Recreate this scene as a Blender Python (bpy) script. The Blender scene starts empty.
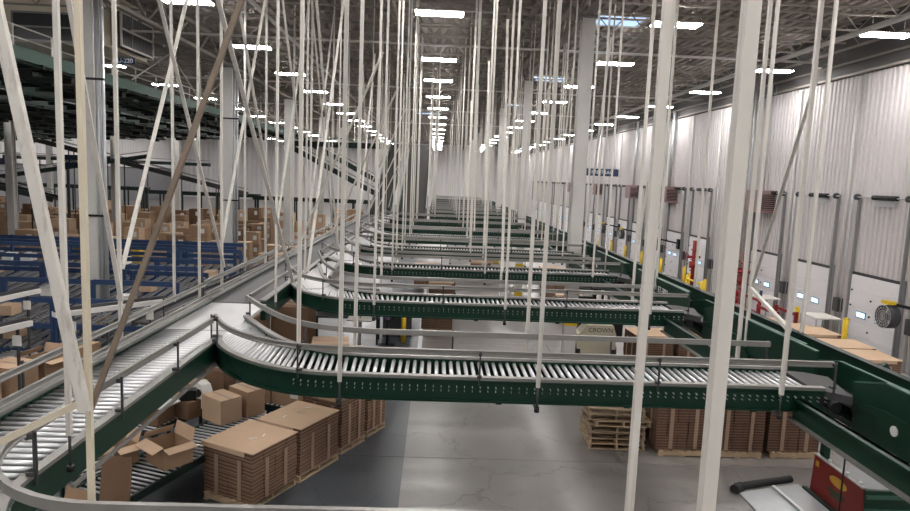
import bpy, math, random
from mathutils import Vector, Matrix
random.seed(7)
SC = bpy.context.scene
COL = SC.collection
R = math.radians
# ------------------------------------------------------------------ camera, world, exposure
cam_data = bpy.data.cameras.new('camera')
cam = bpy.data.objects.new('camera', cam_data)
COL.objects.link(cam)
_yaw, _pitch, _roll = R(1.85), R(6.8), R(2.3)
_fw = Vector((math.sin(_yaw)*math.cos(_pitch), math.cos(_yaw)*math.cos(_pitch), -math.sin(_pitch)))
_r0 = Vector((math.cos(_yaw), -math.sin(_yaw), 0)); _u0 = _r0.cross(_fw)
_r = _r0*math.cos(_roll) + _u0*math.sin(_roll); _u = _u0*math.cos(_roll) - _r0*math.sin(_roll)
cam.matrix_world = Matrix(((_r.x, _u.x, -_fw.x, 0), (_r.y, _u.y, -_fw.y, 0), (_r.z, _u.z, -_fw.z, 5.6), (0, 0, 0, 1)))
cam_data.sensor_width = 36.0
cam_data.lens = 650.0/910.0*36.0
cam_data.clip_start = 0.05; cam_data.clip_end = 400
SC.camera = cam
w = bpy.data.worlds.new('world'); SC.world = w; w.use_nodes = True
w.node_tree.nodes['Background'].inputs[0].default_value = (0.60, 0.72, 0.90, 1)
w.node_tree.nodes['Background'].inputs[1].default_value = 0.5
SC.view_settings.view_transform = 'Standard'; SC.view_settings.look = 'None'
SC.view_settings.gamma = 1.0; SC.view_settings.use_curve_mapping = False
SC.view_settings.exposure = 0.40
LIGHT_POWER = 62.0          # emission of the LED diffusers
# ------------------------------------------------------------------ materials
def lin(c):
    return tuple(((v/255.0)/12.92 if v/255.0 <= 0.04045 else ((v/255.0+0.055)/1.055)**2.4) for v in c)
def mat(name, rgb, rough=0.55, metal=0.0, var=0.10, scale=6.0, bump=0.0, bscale=40.0, dirt=None, dirt_amt=0.0, dirt_scale=3.0, stretch=None, emit=None, spec=0.4):
    m = bpy.data.materials.new(name); m.use_nodes = True
    nt = m.node_tree; b = nt.nodes['Principled BSDF']
    b.inputs['Roughness'].default_value = rough; b.inputs['Metallic'].default_value = metal
    b.inputs['Specular IOR Level'].default_value = spec
    c = lin(rgb)
    tc = nt.nodes.new('ShaderNodeTexCoord'); mp = nt.nodes.new('ShaderNodeMapping')
    nt.links.new(tc.outputs['Object'], mp.inputs[0])
    if stretch: mp.inputs['Scale'].default_value = stretch
    nz = nt.nodes.new('ShaderNodeTexNoise'); nz.inputs['Scale'].default_value = scale; nz.inputs['Detail'].default_value = 5
    nt.links.new(mp.outputs[0], nz.inputs['Vector'])
    mx = nt.nodes.new('ShaderNodeMix'); mx.data_type = 'RGBA'
    mx.inputs[6].default_value = tuple(max(0, v*(1-var)) for v in c)+(1,)
    mx.inputs[7].default_value = tuple(min(1, v*(1+var)) for v in c)+(1,)
    nt.links.new(nz.outputs[0], mx.inputs[0])
    out = mx.outputs[2]
    if dirt:
        n2 = nt.nodes.new('ShaderNodeTexNoise'); n2.inputs['Scale'].default_value = dirt_scale; n2.inputs['Detail'].default_value = 8; n2.inputs['Roughness'].default_value = 0.7
        nt.links.new(mp.outputs[0], n2.inputs['Vector'])
        rp = nt.nodes.new('ShaderNodeValToRGB'); rp.color_ramp.elements[0].position = 0.52; rp.color_ramp.elements[1].position = 0.72
        rp.color_ramp.elements[1].color = (dirt_amt, dirt_amt, dirt_amt, 1)
        nt.links.new(n2.outputs[0], rp.inputs[0])
        m2 = nt.nodes.new('ShaderNodeMix'); m2.data_type = 'RGBA'
        m2.inputs[7].default_value = lin(dirt)+(1,)
        nt.links.new(rp.outputs[0], m2.inputs[0]); nt.links.new(out, m2.inputs[6]); out = m2.outputs[2]
    nt.links.new(out, b.inputs['Base Color'])
    if bump > 0:
        n3 = nt.nodes.new('ShaderNodeTexNoise'); n3.inputs['Scale'].default_value = bscale
        bp = nt.nodes.new('ShaderNodeBump'); bp.inputs['Strength'].default_value = bump; bp.inputs['Distance'].default_value = 0.01
        nt.links.new(mp.outputs[0], n3.inputs['Vector']); nt.links.new(n3.outputs[0], bp.inputs['Height']); nt.links.new(bp.outputs[0], b.inputs['Normal'])
    if emit:
        b.inputs['Emission Color'].default_value = lin(emit[0])+(1,); b.inputs['Emission Strength'].default_value = emit[1]
    return m
M = {}
M['white'] = mat('white_painted_steel', (214, 210, 202), 0.5, var=0.06, dirt=(120, 112, 104), dirt_amt=0.55, dirt_scale=5, stretch=(3, 3, 0.7))
M['cream'] = mat('cream_painted_steel', (214, 204, 182), 0.5, var=0.05)
M['brownsteel'] = mat('brown_primer_steel', (128, 114, 100), 0.6, var=0.1)
M['column'] = mat('grey_white_column_paint', (206, 204, 200), 0.5, var=0.05, dirt=(150, 130, 130), dirt_amt=0.3, dirt_scale=1.5)
M['green'] = mat('dark_green_enamel', (6, 46, 33), 0.42, var=0.14, scale=3, spec=0.4)
M['oldgreen'] = mat('faded_green_enamel', (54, 88, 76), 0.5, var=0.15, scale=3)
M['deepgreen'] = mat('shaded_green_enamel', (15, 36, 30), 0.5, var=0.2, scale=3)  # same green enamel, with the upper deck's dim light put into the colour
M['alu'] = mat('brushed_aluminium', (168, 166, 162), 0.38, 0.75, var=0.12, scale=8, stretch=(1, 1, 6))
M['rail'] = mat('worn_steel_rail', (150, 148, 144), 0.42, 0.55, var=0.12, scale=10)
M['roller'] = mat('galvanised_roller', (226, 226, 228), 0.34, 0.55, var=0.06, scale=10)
M['plate'] = mat('white_slider_plate', (205, 205, 206), 0.35, 0.3, var=0.06)
M['belt'] = mat('grey_conveyor_belt', (90, 90, 92), 0.6, var=0.10, scale=2, stretch=(6, 0.4, 1))
M['darkbelt'] = mat('dark_conveyor_belt', (70, 69, 70), 0.7, var=0.1)
M['inclinebelt'] = mat('black_incline_belt', (44, 41, 40), 0.8, var=0.1)
M['rubber'] = mat('black_rubber', (30, 30, 31), 0.6, var=0.2)
M['black'] = mat('black_steel', (22, 22, 24), 0.45, var=0.2)
M['dkgrey'] = mat('dark_grey_steel', (66, 66, 68), 0.5, 0.2, var=0.1)
M['galv'] = mat('galvanised_steel', (184, 186, 188), 0.42, 0.35, var=0.12, scale=4)
M['pan'] = mat('dark_pan_steel', (34, 34, 36), 0.6, var=0.1)  # plain dark steel of the pans below the rollers
M['blue'] = mat('blue_rack_enamel', (46, 68, 104), 0.45, var=0.12)
M['yellow'] = mat('safety_yellow', (226, 190, 40), 0.5, var=0.08, dirt=(120, 100, 40), dirt_amt=0.3)
M['red'] = mat('sprinkler_red', (140, 30, 36), 0.45, var=0.12)
M['redpanel'] = mat('maroon_machine_panel', (132, 40, 36), 0.45, var=0.12, scale=3)
M['card'] = mat('brown_cardboard', (164, 136, 110), 0.85, var=0.10, scale=3, spec=0.15)
M['card2'] = mat('light_cardboard', (200, 172, 145), 0.85, var=0.08, scale=3, spec=0.15)
M['card3'] = mat('dark_cardboard', (128, 102, 82), 0.85, var=0.12, scale=3, spec=0.15)
M['wood'] = mat('pallet_wood', (182, 160, 132), 0.8, var=0.25, scale=9, stretch=(1, 6, 6), spec=0.2)
M['wood2'] = mat('weathered_pallet_wood', (150, 132, 112), 0.85, var=0.3, scale=9, stretch=(1, 6, 6), spec=0.2)
M['ceil'] = mat('roof_deck_grey', (142, 134, 127), 0.7, var=0.06)
M['joist'] = mat('joist_grey_primer', (146, 139, 132), 0.6, var=0.1)
M['wall'] = mat('white_metal_siding', (200, 195, 195), 0.55, var=0.05, scale=0.7, stretch=(1, 1, 0.15))
M['wallL'] = mat('white_metal_siding_far', (232, 230, 230), 0.5, var=0.05, scale=0.7)
M['wallgrey'] = mat('grey_dado_paint', (142, 142, 146), 0.6, var=0.06)
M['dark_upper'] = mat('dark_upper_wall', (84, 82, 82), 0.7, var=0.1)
M['door'] = mat('white_dock_door', (228, 226, 228), 0.45, var=0.04)
M['grey'] = mat('mid_grey_paint', (128, 128, 130), 0.5, var=0.08)
M['maroon'] = mat('heater_brown_paint', (146, 122, 120), 0.5, var=0.06)
M['signblue'] = mat('navy_sign', (30, 52, 78), 0.5, var=0.05)
M['signwhite'] = mat('sign_white', (228, 230, 232), 0.5, var=0.02)
M['beige'] = mat('beige_truck_paint', (186, 180, 160), 0.45, var=0.05)
M['purple'] = mat('purple_plastic', (150, 120, 180), 0.5, var=0.1)
M['tape'] = mat('clear_tape', (158, 132, 112), 0.35, var=0.1)
M['paper'] = mat('white_paper', (228, 226, 222), 0.7, var=0.03)
M['textgreen'] = mat('print_green', (30, 80, 52), 0.5)
M['textyellow'] = mat('print_yellow', (206, 160, 60), 0.5)
M['textblack'] = mat('print_black', (34, 30, 28), 0.5)
M['pink'] = mat('pink_sign', (226, 160, 165), 0.5)
M['sky_glass'] = mat('skylight_glazing', (150, 180, 215), 0.3, emit=((168, 198, 232), 1.0))
M['door_glass'] = mat('door_window_daylight', (180, 205, 230), 0.2, emit=((190, 222, 250), 1.1))
M['led'] = mat('led_diffuser', (250, 250, 252), 0.4, emit=((255, 252, 250), LIGHT_POWER))
M['led_small'] = mat('white_strip_light_housing', (226, 224, 220), 0.45, var=0.03)
def bundle_mat(name, rgb):
    m = mat(name, rgb, 0.85, var=0.14, scale=4, spec=0.12)
    nt = m.node_tree; b = nt.nodes['Principled BSDF']
    tc = nt.nodes.new('ShaderNodeTexCoord'); wv = nt.nodes.new('ShaderNodeTexWave'); wv.wave_type = 'BANDS'; wv.bands_direction = 'Z'
    wv.inputs['Scale'].default_value = 5.2; wv.inputs['Distortion'].default_value = 1.2
    nt.links.new(tc.outputs['Object'], wv.inputs['Vector'])
    old = b.inputs['Base Color'].links[0].from_socket
    mx = nt.nodes.new('ShaderNodeMix'); mx.data_type = 'RGBA'; mx.blend_type = 'MULTIPLY'
    rp = nt.nodes.new('ShaderNodeValToRGB'); rp.color_ramp.elements[0].color = (0.42, 0.38, 0.36, 1)
    nt.links.new(wv.outputs[0], rp.inputs[0]); mx.inputs[0].default_value = 1.0
    nt.links.new(old, mx.inputs[6]); nt.links.new(rp.outputs[0], mx.inputs[7]); nt.links.new(mx.outputs[2], b.inputs['Base Color'])
    return m
M['bundle'] = bundle_mat('flattened_carton_edges', (142, 116, 98))
M['bundle2'] = bundle_mat('flattened_carton_edges_dark', (118, 94, 80))
def floor_mat(name, rgb, rough):
    m = mat(name, rgb, rough, var=0.10, scale=0.35, dirt=(84, 80, 78), dirt_amt=0.5, dirt_scale=1.1, spec=0.5)
    nt = m.node_tree; b = nt.nodes['Principled BSDF']
    tc = nt.nodes.new('ShaderNodeTexCoord')
    # hairline cracks and tyre scratches
    vo = nt.nodes.new('ShaderNodeTexVoronoi'); vo.voronoi_dimensions = '2D'; vo.feature = 'DISTANCE_TO_EDGE'; vo.inputs['Scale'].default_value = 0.42
    n2 = nt.nodes.new('ShaderNodeTexNoise'); n2.inputs['Scale'].default_value = 1.3; n2.inputs['Detail'].default_value = 4
    nt.links.new(tc.outputs['Object'], n2.inputs['Vector'])
    ad = nt.nodes.new('ShaderNodeVectorMath'); ad.operation = 'MULTIPLY_ADD'; ad.inputs[1].default_value = (1.2, 1.2, 0); 
    nt.links.new(n2.outputs['Color'], ad.inputs[0]); nt.links.new(tc.outputs['Object'], ad.inputs[2]); nt.links.new(ad.outputs[0], vo.inputs['Vector'])
    rp = nt.nodes.new('ShaderNodeValToRGB'); rp.color_ramp.elements[0].position = 0.0; rp.color_ramp.elements[0].color = (0.68, 0.67, 0.66, 1); rp.color_ramp.elements[1].position = 0.012; rp.color_ramp.elements[1].color = (1, 1, 1, 1)
    nt.links.new(vo.outputs['Distance'], rp.inputs[0])
    old = b.inputs['Base Color'].links[0].from_socket
    mx = nt.nodes.new('ShaderNodeMix'); mx.data_type = 'RGBA'; mx.blend_type = 'MULTIPLY'; mx.inputs[0].default_value = 1.0
    nt.links.new(old, mx.inputs[6]); nt.links.new(rp.outputs[0], mx.inputs[7]); nt.links.new(mx.outputs[2], b.inputs['Base Color'])
    return m
M['floor'] = floor_mat('polished_concrete', (126, 122, 119), 0.30)
M['floor2'] = floor_mat('polished_concrete_pale', (138, 133, 129), 0.25)
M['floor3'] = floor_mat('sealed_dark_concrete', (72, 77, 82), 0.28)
# ------------------------------------------------------------------ mesh helpers
class MB:
    def __init__(self): self.v = []; self.f = []; self.sm = []
    def add(self, vs, fs, smooth=False):
        n = len(self.v); self.v += [tuple(p) for p in vs]; self.f += [tuple(i+n for i in q) for q in fs]; self.sm += [smooth]*len(fs); return self
    def box(self, x0, x1, y0, y1, z0, z1):
        return self.add([(x0,y0,z0),(x1,y0,z0),(x1,y1,z0),(x0,y1,z0),(x0,y0,z1),(x1,y0,z1),(x1,y1,z1),(x0,y1,z1)],
                 [(0,3,2,1),(4,5,6,7),(0,1,5,4),(1,2,6,5),(2,3,7,6),(3,0,4,7)])
    def obox(self, c, s, rz=0.0, rx=0.0, ry=0.0):
        from mathutils import Euler
        m = Euler((rx, ry, rz)).to_matrix(); c = Vector(c); vs = []
        for a in ((-1,-1,-1),(1,-1,-1),(1,1,-1),(-1,1,-1),(-1,-1,1),(1,-1,1),(1,1,1),(-1,1,1)):
            vs.append(c + m @ Vector((a[0]*s[0]/2, a[1]*s[1]/2, a[2]*s[2]/2)))
        return self.add(vs, [(0,3,2,1),(4,5,6,7),(0,1,5,4),(1,2,6,5),(2,3,7,6),(3,0,4,7)])
    def frame(self, p, q):
        p = Vector(p); q = Vector(q); d = (q-p).normalized()
        a = Vector((0,0,1)) if abs(d.z) < 0.95 else Vector((0,1,0))
        s = d.cross(a).normalized(); t = s.cross(d).normalized(); return p, q, s, t
    def bar(self, p, q, w, h):
        p, q, s, t = self.frame(p, q); vs = []
        for e in (p, q):
            for a, b in ((-1,-1),(1,-1),(1,1),(-1,1)): vs.append(e + s*(a*w/2) + t*(b*h/2))
        return self.add(vs, [(3,2,1,0),(4,5,6,7),(0,1,5,4),(1,2,6,5),(2,3,7,6),(3,0,4,7)])
    def tube(self, p, q, r, n=8, r2=None):
        p, q, s, t = self.frame(p, q); r2 = r if r2 is None else r2; vs = []
        for e, rr in ((p, r), (q, r2)):
            for i in range(n):
                a = 2*math.pi*i/n; vs.append(e + s*(rr*math.cos(a)) + t*(rr*math.sin(a)))
        fs = [(i, (i+1) % n, n+(i+1) % n, n+i) for i in range(n)]
        self.add(vs, fs, True); k = len(self.v)-2*n
        self.f += [tuple(k+i for i in reversed(range(n))), tuple(k+n+i for i in range(n))]; self.sm += [False, False]
        return self
    def prism(self, pts, axis, a0, a1):
        """polygon pts (2D) extruded along axis 'x','y' or 'z'"""
        n = len(pts); vs = []
        for a in (a0, a1):
            for (u_, v_) in pts:
                vs.append({'x': (a, u_, v_), 'y': (u_, a, v_), 'z': (u_, v_, a)}[axis])
        fs = [(i, (i+1) % n, n+(i+1) % n, n+i) for i in range(n)] + [tuple(reversed(range(n))), tuple(range(n, 2*n))]
        return self.add(vs, fs)
    def sweep(self, path, prof):
        """closed profile (side, up) along a path; side = right hand of travel"""
        P = [Vector(p) for p in path]; n = len(prof); vs = []
        for i, p in enumerate(P):
            d = Vector((0,0,0))
            if i > 0: d += (P[i]-P[i-1]).normalized()
            if i < len(P)-1: d += (P[i+1]-P[i]).normalized()
            d.z = 0; d.normalize(); s = Vector((d.y, -d.x, 0))
            k = 1.0
            if 0 < i < len(P)-1:
                e = (P[i+1]-P[i]); e.z = 0; e.normalize(); k = 1.0/max(0.5, d.dot(e))
            for (u_, v_) in prof: vs.append(p + s*(u_*k) + Vector((0, 0, v_)))
        fs = []
        for i in range(len(P)-1):
            for j in range(n):
                a = i*n+j; b = i*n+(j+1) % n; fs.append((a, b, b+n, a+n))
        fs += [tuple(reversed(range(n))), tuple(range((len(P)-1)*n, len(P)*n))]
        return self.add(vs, fs)
    def mesh(self, name, m=None, off=(0, 0, 0)):
        me = bpy.data.meshes.new(name)
        o = Vector(off)
        me.from_pydata([tuple(Vector(p)-o) for p in self.v], [], self.f); me.update()
        for p, s in zip(me.polygons, self.sm): p.use_smooth = s
        if m is not None: me.materials.append(M[m] if isinstance(m, str) else m)
        return me
    def build(self, name, m, parent=None, local=False):
        """local=False: coordinates are world; the object's origin is put at the parent's"""
        off = (0, 0, 0)
        if parent is not None and not local: off = wloc(parent)
        o = bpy.data.objects.new(name, self.mesh(name, m, off)); COL.objects.link(o)
        if parent is not None: o.parent = parent
        return o
def wloc(o):
    v = Vector((0, 0, 0))
    while o is not None: v += o.location; o = o.parent
    return v
def rect(x0, x1, y0, y1): return [(x0, y0), (x1, y0), (x1, y1), (x0, y1)]
def tag(o, label=None, cat=None, group=None, kind=None):
    if label: o['label'] = label
    if cat: o['category'] = cat
    if group: o['group'] = group
    if kind: o['kind'] = kind
    return o
def thing(name, label, cat, loc=(0, 0, 0), rz=0.0, group=None):
    o = bpy.data.objects.new(name, None); COL.objects.link(o); o.empty_display_size = 0.1
    o.location = loc; o.rotation_euler = (0, 0, rz)
    return tag(o, label, cat, group)
def inst(name, me, parent=None, loc=(0, 0, 0), rz=0.0):
    o = bpy.data.objects.new(name, me); COL.objects.link(o); o.location = loc; o.rotation_euler = (0, 0, rz)
    if parent is not None: o.parent = parent
    return o
def copy_tree(o, parent=None):
    c = o.copy(); COL.objects.link(c); c.parent = parent
    for ch in o.children: copy_tree(ch, c)
    return c
ORD = ['first','second','third','fourth','fifth','sixth','seventh','eighth','ninth','tenth','eleventh','twelfth','thirteenth','fourteenth','fifteenth','sixteenth','seventeenth','eighteenth','nineteenth','twentieth']
def text_mesh(body, size, m, extrude=0.002):
    cu = bpy.data.curves.new('lettering', 'FONT'); cu.body = body; cu.size = size; cu.extrude = extrude; cu.align_x = 'CENTER'; cu.align_y = 'CENTER'
    o = bpy.data.objects.new('lettering_source', cu); COL.objects.link(o)
    dg = bpy.context.evaluated_depsgraph_get(); me = bpy.data.meshes.new_from_object(o.evaluated_get(dg))
    bpy.data.objects.remove(o); bpy.data.curves.remove(cu)
    me.materials.clear(); me.materials.append(M[m]); return me
# ================================================================== the setting
def structure(o): o['kind'] = 'structure'; return o
fl = structure(MB().box(-48, 15.4, -14, 125, -0.3, -0.012).build('floor', 'floor'))
WX = 15.2
xs = [-48, -36, -24, -14.3, -9.73, -5.16, -0.45, 3.97, 8.54, 15.3]
for i in range(len(xs)-1):
    y = -14.0
    while y < 124:
        y1 = -10.5 if y < -13 else min(125, y+4.6)
        if y < 46:
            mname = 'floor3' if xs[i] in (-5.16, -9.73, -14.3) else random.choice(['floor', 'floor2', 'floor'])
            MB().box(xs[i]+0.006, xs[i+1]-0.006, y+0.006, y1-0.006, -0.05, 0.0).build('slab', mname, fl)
        y = y1
    b = MB().box(xs[i]+0.006, xs[i+1]-0.006, 49.32, 124.9, -0.05, 0.0).build('slab', 'floor', fl)
MB().box(-0.44, -0.30, 17, 38, 0.0005, 0.003).build('painted_line', 'signwhite', fl)
# corrugated right wall
def corrugated(y0, y1, z0, z1, pitch, depth, axis='y', x=0.0, sign=-1):
    mb = MB(); y = y0; pts = []
    while y < y1:
        pts += [(y, 0), (y+pitch*0.36, 0), (y+pitch*0.5, depth), (y+pitch*0.86, depth)]; y += pitch
    pts.append((y1, 0)); vs = []
    for (a, d) in pts:
        for z in (z0, z1): vs.append((x+sign*d, a, z) if axis == 'y' else (a, x+sign*d, z))
    fs = [(2*i, 2*i+1, 2*i+3, 2*i+2) for i in range(len(pts)-1)]
    return mb.add(vs, fs)
wr = structure(corrugated(-14, 125, 0, 9.87, 0.25, 0.05, x=WX).build('wall_right', 'wall'))
MB().box(WX+0.02, WX+0.2, -14, 125, 0, 12).build('wall_core', 'wall', wr)
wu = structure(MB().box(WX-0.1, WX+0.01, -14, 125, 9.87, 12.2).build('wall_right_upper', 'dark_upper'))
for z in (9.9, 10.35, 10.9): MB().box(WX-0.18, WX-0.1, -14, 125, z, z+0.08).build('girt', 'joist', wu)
wl = structure(corrugated(-14, 125, 5.2, 12.2, 0.9, 0.06, x=-48, sign=1).build('wall_left', 'wallL'))
MB().box(-48.3, -48.02, -14, 125, 0, 12.2).build('wall_core', 'wallgrey', wl)
for z in (5.2, 6.3): MB().box(-47.98, -47.85, -14, 125, z-0.06, z+0.06).build('wall_girt', 'dkgrey', wl)
wb = structure(corrugated(-48, 15.4, 0, 12.2, 0.9, 0.06, axis='x', x=125, sign=-1).build('wall_back', 'wallL'))
structure(MB().box(-48, 15.4, -14.3, -14, 0, 12.2).build('wall_front', 'wallL'))
# ceiling: ribbed deck, joists, girders
mb = MB(); vs = []; pts = []
x = -48.0
while x < 15.4:
    pts += [(x, 11.75), (x+0.20, 11.75), (x+0.23, 11.86), (x+0.37, 11.86)]; x += 0.40
for (a, z) in pts:
    for y in (-14, 125): vs.append((a, y, z))
fs = [(2*i, 2*i+1, 2*i+3, 2*i+2) for i in range(len(pts)-1)]
ce = structure(mb.add(vs, fs).build('ceiling', 'ceil'))
MB().box(-48, 15.4, -14, 125, 11.9, 12.1).build('roof_slab', 'ceil', ce)
GX = [-37.2, -23.5, -9.8, 4.1]
spans = [(-37.2, -23.5), (-23.5, -9.8), (-9.8, 4.1), (4.1, 15.1)]
for (a, b_) in spans:
    L = b_-a; m = MB()
    m.bar((0,0,0.36), (L,0,0.36), 0.10, 0.06); m.bar((0.5,0,-0.36), (L-0.5,0,-0.36), 0.09, 0.055)
    n = int(L/0.62); st = L/n
    for i in range(n):
        z0, z1 = (0.34, -0.34) if i % 2 == 0 else (-0.34, 0.34)
        m.bar((i*st,0,z0), ((i+1)*st,0,z1), 0.03, 0.03)
    me = m.mesh('joist', 'joist')
    y = 3.0
    while y < 100:
        inst('joist', me, ce, (a, y, 11.36)); y += 1.9
for gx in GX:
    for y0 in range(-5, 115, 12):
        m = MB(); y1 = y0+12.1 if y0 < 103 else 115
        yy0 = y0+0.0
        m.bar((gx, yy0, 11.2), (gx, yy0+12, 11.2), 0.2, 0.12); m.bar((gx, yy0, 10.35), (gx, yy0+12, 10.35), 0.2, 0.12)
        for i in range(10):
            z0, z1 = (11.2, 10.35) if i % 2 == 0 else (10.35, 11.2)
            m.bar((gx, yy0+1.2*i, z0), (gx, yy0+1.2*i+1.2, z1), 0.07, 0.07)
        m.build('girder', 'joist', ce)
# cross bridging and sprinkler mains under the roof
for x in (-1.5, 9.2, -16):
    MB().tube((x, -5, 10.85), (x, 115, 10.85), 0.05).build('sprinkler_pipe', 'joist', ce)
for y in (13.4, 25.3, 37.5, 49.7, 62):
    MB().tube((-37, y, 10.55), (15, y, 10.55), 0.045).build('sprinkler_pipe', 'column', ce)
MB().tube((12.2, -5, 10.3), (12.2, 115, 10.3), 0.09).build('sprinkler_main', 'column', ce)
MB().tube((-5.5, 2, 10.4), (-5.5, 115, 10.4), 0.06).build('sprinkler_main', 'column', ce)
# skylights
for k, (sx, sy, sl, sw) in enumerate([(6.3, 25.0, 2.3, 1.5), (6.3, 39.5, 2.3, 1.6), (-1.0, 64, 2.3, 1.6), (6.3, 54, 2.3, 1.6), (-16.5, 31.5, 2.4, 1.5)]):
    s = structure(thing('window_%d' % (k+1), 'blue sky through a roof skylight', None, (sx, sy, 11.70)))
    del s['label']
    f = MB()
    for (x0, x1, y0, y1) in ((-sl/2-0.08, sl/2+0.08, -sw/2-0.08, -sw/2), (-sl/2-0.08, sl/2+0.08, sw/2, sw/2+0.08), (-sl/2-0.08, -sl/2, -sw/2, sw/2), (sl/2, sl/2+0.08, -sw/2, sw/2)):
        f.box(x0, x1, y0, y1, -0.06, 0.06)
    f.build('window_frame', 'white', s, True)
    for i in range(3):
        MB().box(-sl/2+i*sl/3+0.02, -sl/2+(i+1)*sl/3-0.02, -sw/2, sw/2, -0.02, 0.0).build('pane', 'sky_glass', s, True)
# ------------------------------------------------------------------ high bay lights
rows = [(13.5, 'over the dock doors'), (7.0, 'between columns and dock wall'), (-0.1, 'in the middle aisle row'), (-7.5, 'in the row left of the aisle'), (-16.4, 'above the green upper conveyors'), (-25.5, 'over the storage field'), (-42.5, 'added to brighten the left wall')]  # last row is an added one, there to brighten the left wall
lightme = None
def high_bay(x, y, label, group):
    t = thing('high_bay_light', label, 'light', (x, y, 10.40), 0, group)
    h = MB(); h.prism([(-0.24, 0.03), (0.24, 0.03), (0.10, 0.09), (-0.10, 0.09)], 'x', -0.72, 0.72).build('housing', 'white', t, True)
    for k in (-0.21, -0.07, 0.07, 0.21):
        MB().box(-0.70, 0.70, k-0.055, k+0.055, 0.0, 0.03).build('led_strip', 'led', t, True)
    for s_ in (-0.5, 0.5): MB().tube((s_, 0, 0.1), (s_, 0, 1.3), 0.006, 5).build('hanging_wire', 'joist', t, True)
    return t
protoL = high_bay(-0.1, 20.0, 'lit LED high bay light in the middle row above the aisle, nearest of those in view', 'high bay lights')
for (rx, rn) in rows:
    k = 0
    for j in range(-4, 15):
        y = 20.0 + 6.75*j + (0.9 if (j == 1 and rx == -0.1) else 0)
        if j < 0: lab = 'LED high bay light behind the camera %s' % rn; g = 'high bay lights out of view'
        else: lab = 'lit LED high bay light %s, %s from the front' % (rn, ORD[j]); g = 'high bay lights'
        if rx == -0.1 and j == 0: t = protoL
        else: t = copy_tree(protoL)
        t.location = (rx, y, 10.40); tag(t, lab, 'light', g)
# ------------------------------------------------------------------ columns
def column(x, y, label, s=0.42, base_yellow=True, grp='steel roof columns'):
    t = thing('steel_column', label, 'column', (x, y, 0), 0, grp)
    m = MB(); h = s/2
    m.box(-h, h, -h, -h+0.05, 0, 10.3); m.box(-h, h, h-0.05, h, 0, 10.3); m.box(-h+0.06, h-0.06, -h+0.05, h-0.05, 0, 10.3); m.build('shaft', 'column', t, True)
    MB().box(-h-0.01, h+0.01, -h-0.01, h+0.01, 0, 0.03).build('base_plate', 'grey', t, True)
    if base_yellow:
        MB().box(-h-0.006, h+0.006, -h-0.006, h+0.006, 0.03, 0.42).build('yellow_band', 'yellow', t, True)
        MB().box(-h-0.006, h+0.006, -h-0.006, h+0.006, 1.35, 1.6).build('yellow_band', 'yellow', t, True)
    MB().box(-h-0.06, h+0.06, -h-0.06, h+0.06, 10.24, 10.32).build('cap_plate', 'grey', t, True)
    return t
for j, y in enumerate((19.1, 31.2, 43.3, 55.4, 67.5, 79.6, 91.7)):
    column(4.15, y, 'white steel column right of the aisle with yellow base, %s from the front' % ORD[j], 0.36)
for j, y in enumerate((19.0, 31.3, 43.6, 56, 68)):
    t = column(-9.85, y, 'white steel column standing left of the main conveyor, %s from the front' % ORD[j], 0.44, False)
    if j < 2:
        for dx, rr in ((0.30, 0.07), (0.44, 0.05)):
            MB().tube((dx, -0.15, 0), (dx, -0.15, 10.3), rr, 10).build('conduit', 'galv', t, True)
        for z in (4.1, 7.9): MB().box(-0.24, 0.52, -0.26, -0.2, z, z+0.06).build('clamp', 'black', t, True)
for j, y in enumerate((38, 50, 62, 74)):
    column(-24.23, y, 'white steel column among the cartons of the storage field, %s from the front' % ORD[j], 0.4, False)
for j, y in enumerate((50, 62, 74)):
    column(-36.0, y, 'white steel column before the far left wall, %s from the front' % ORD[j], 0.4, False)
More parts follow.
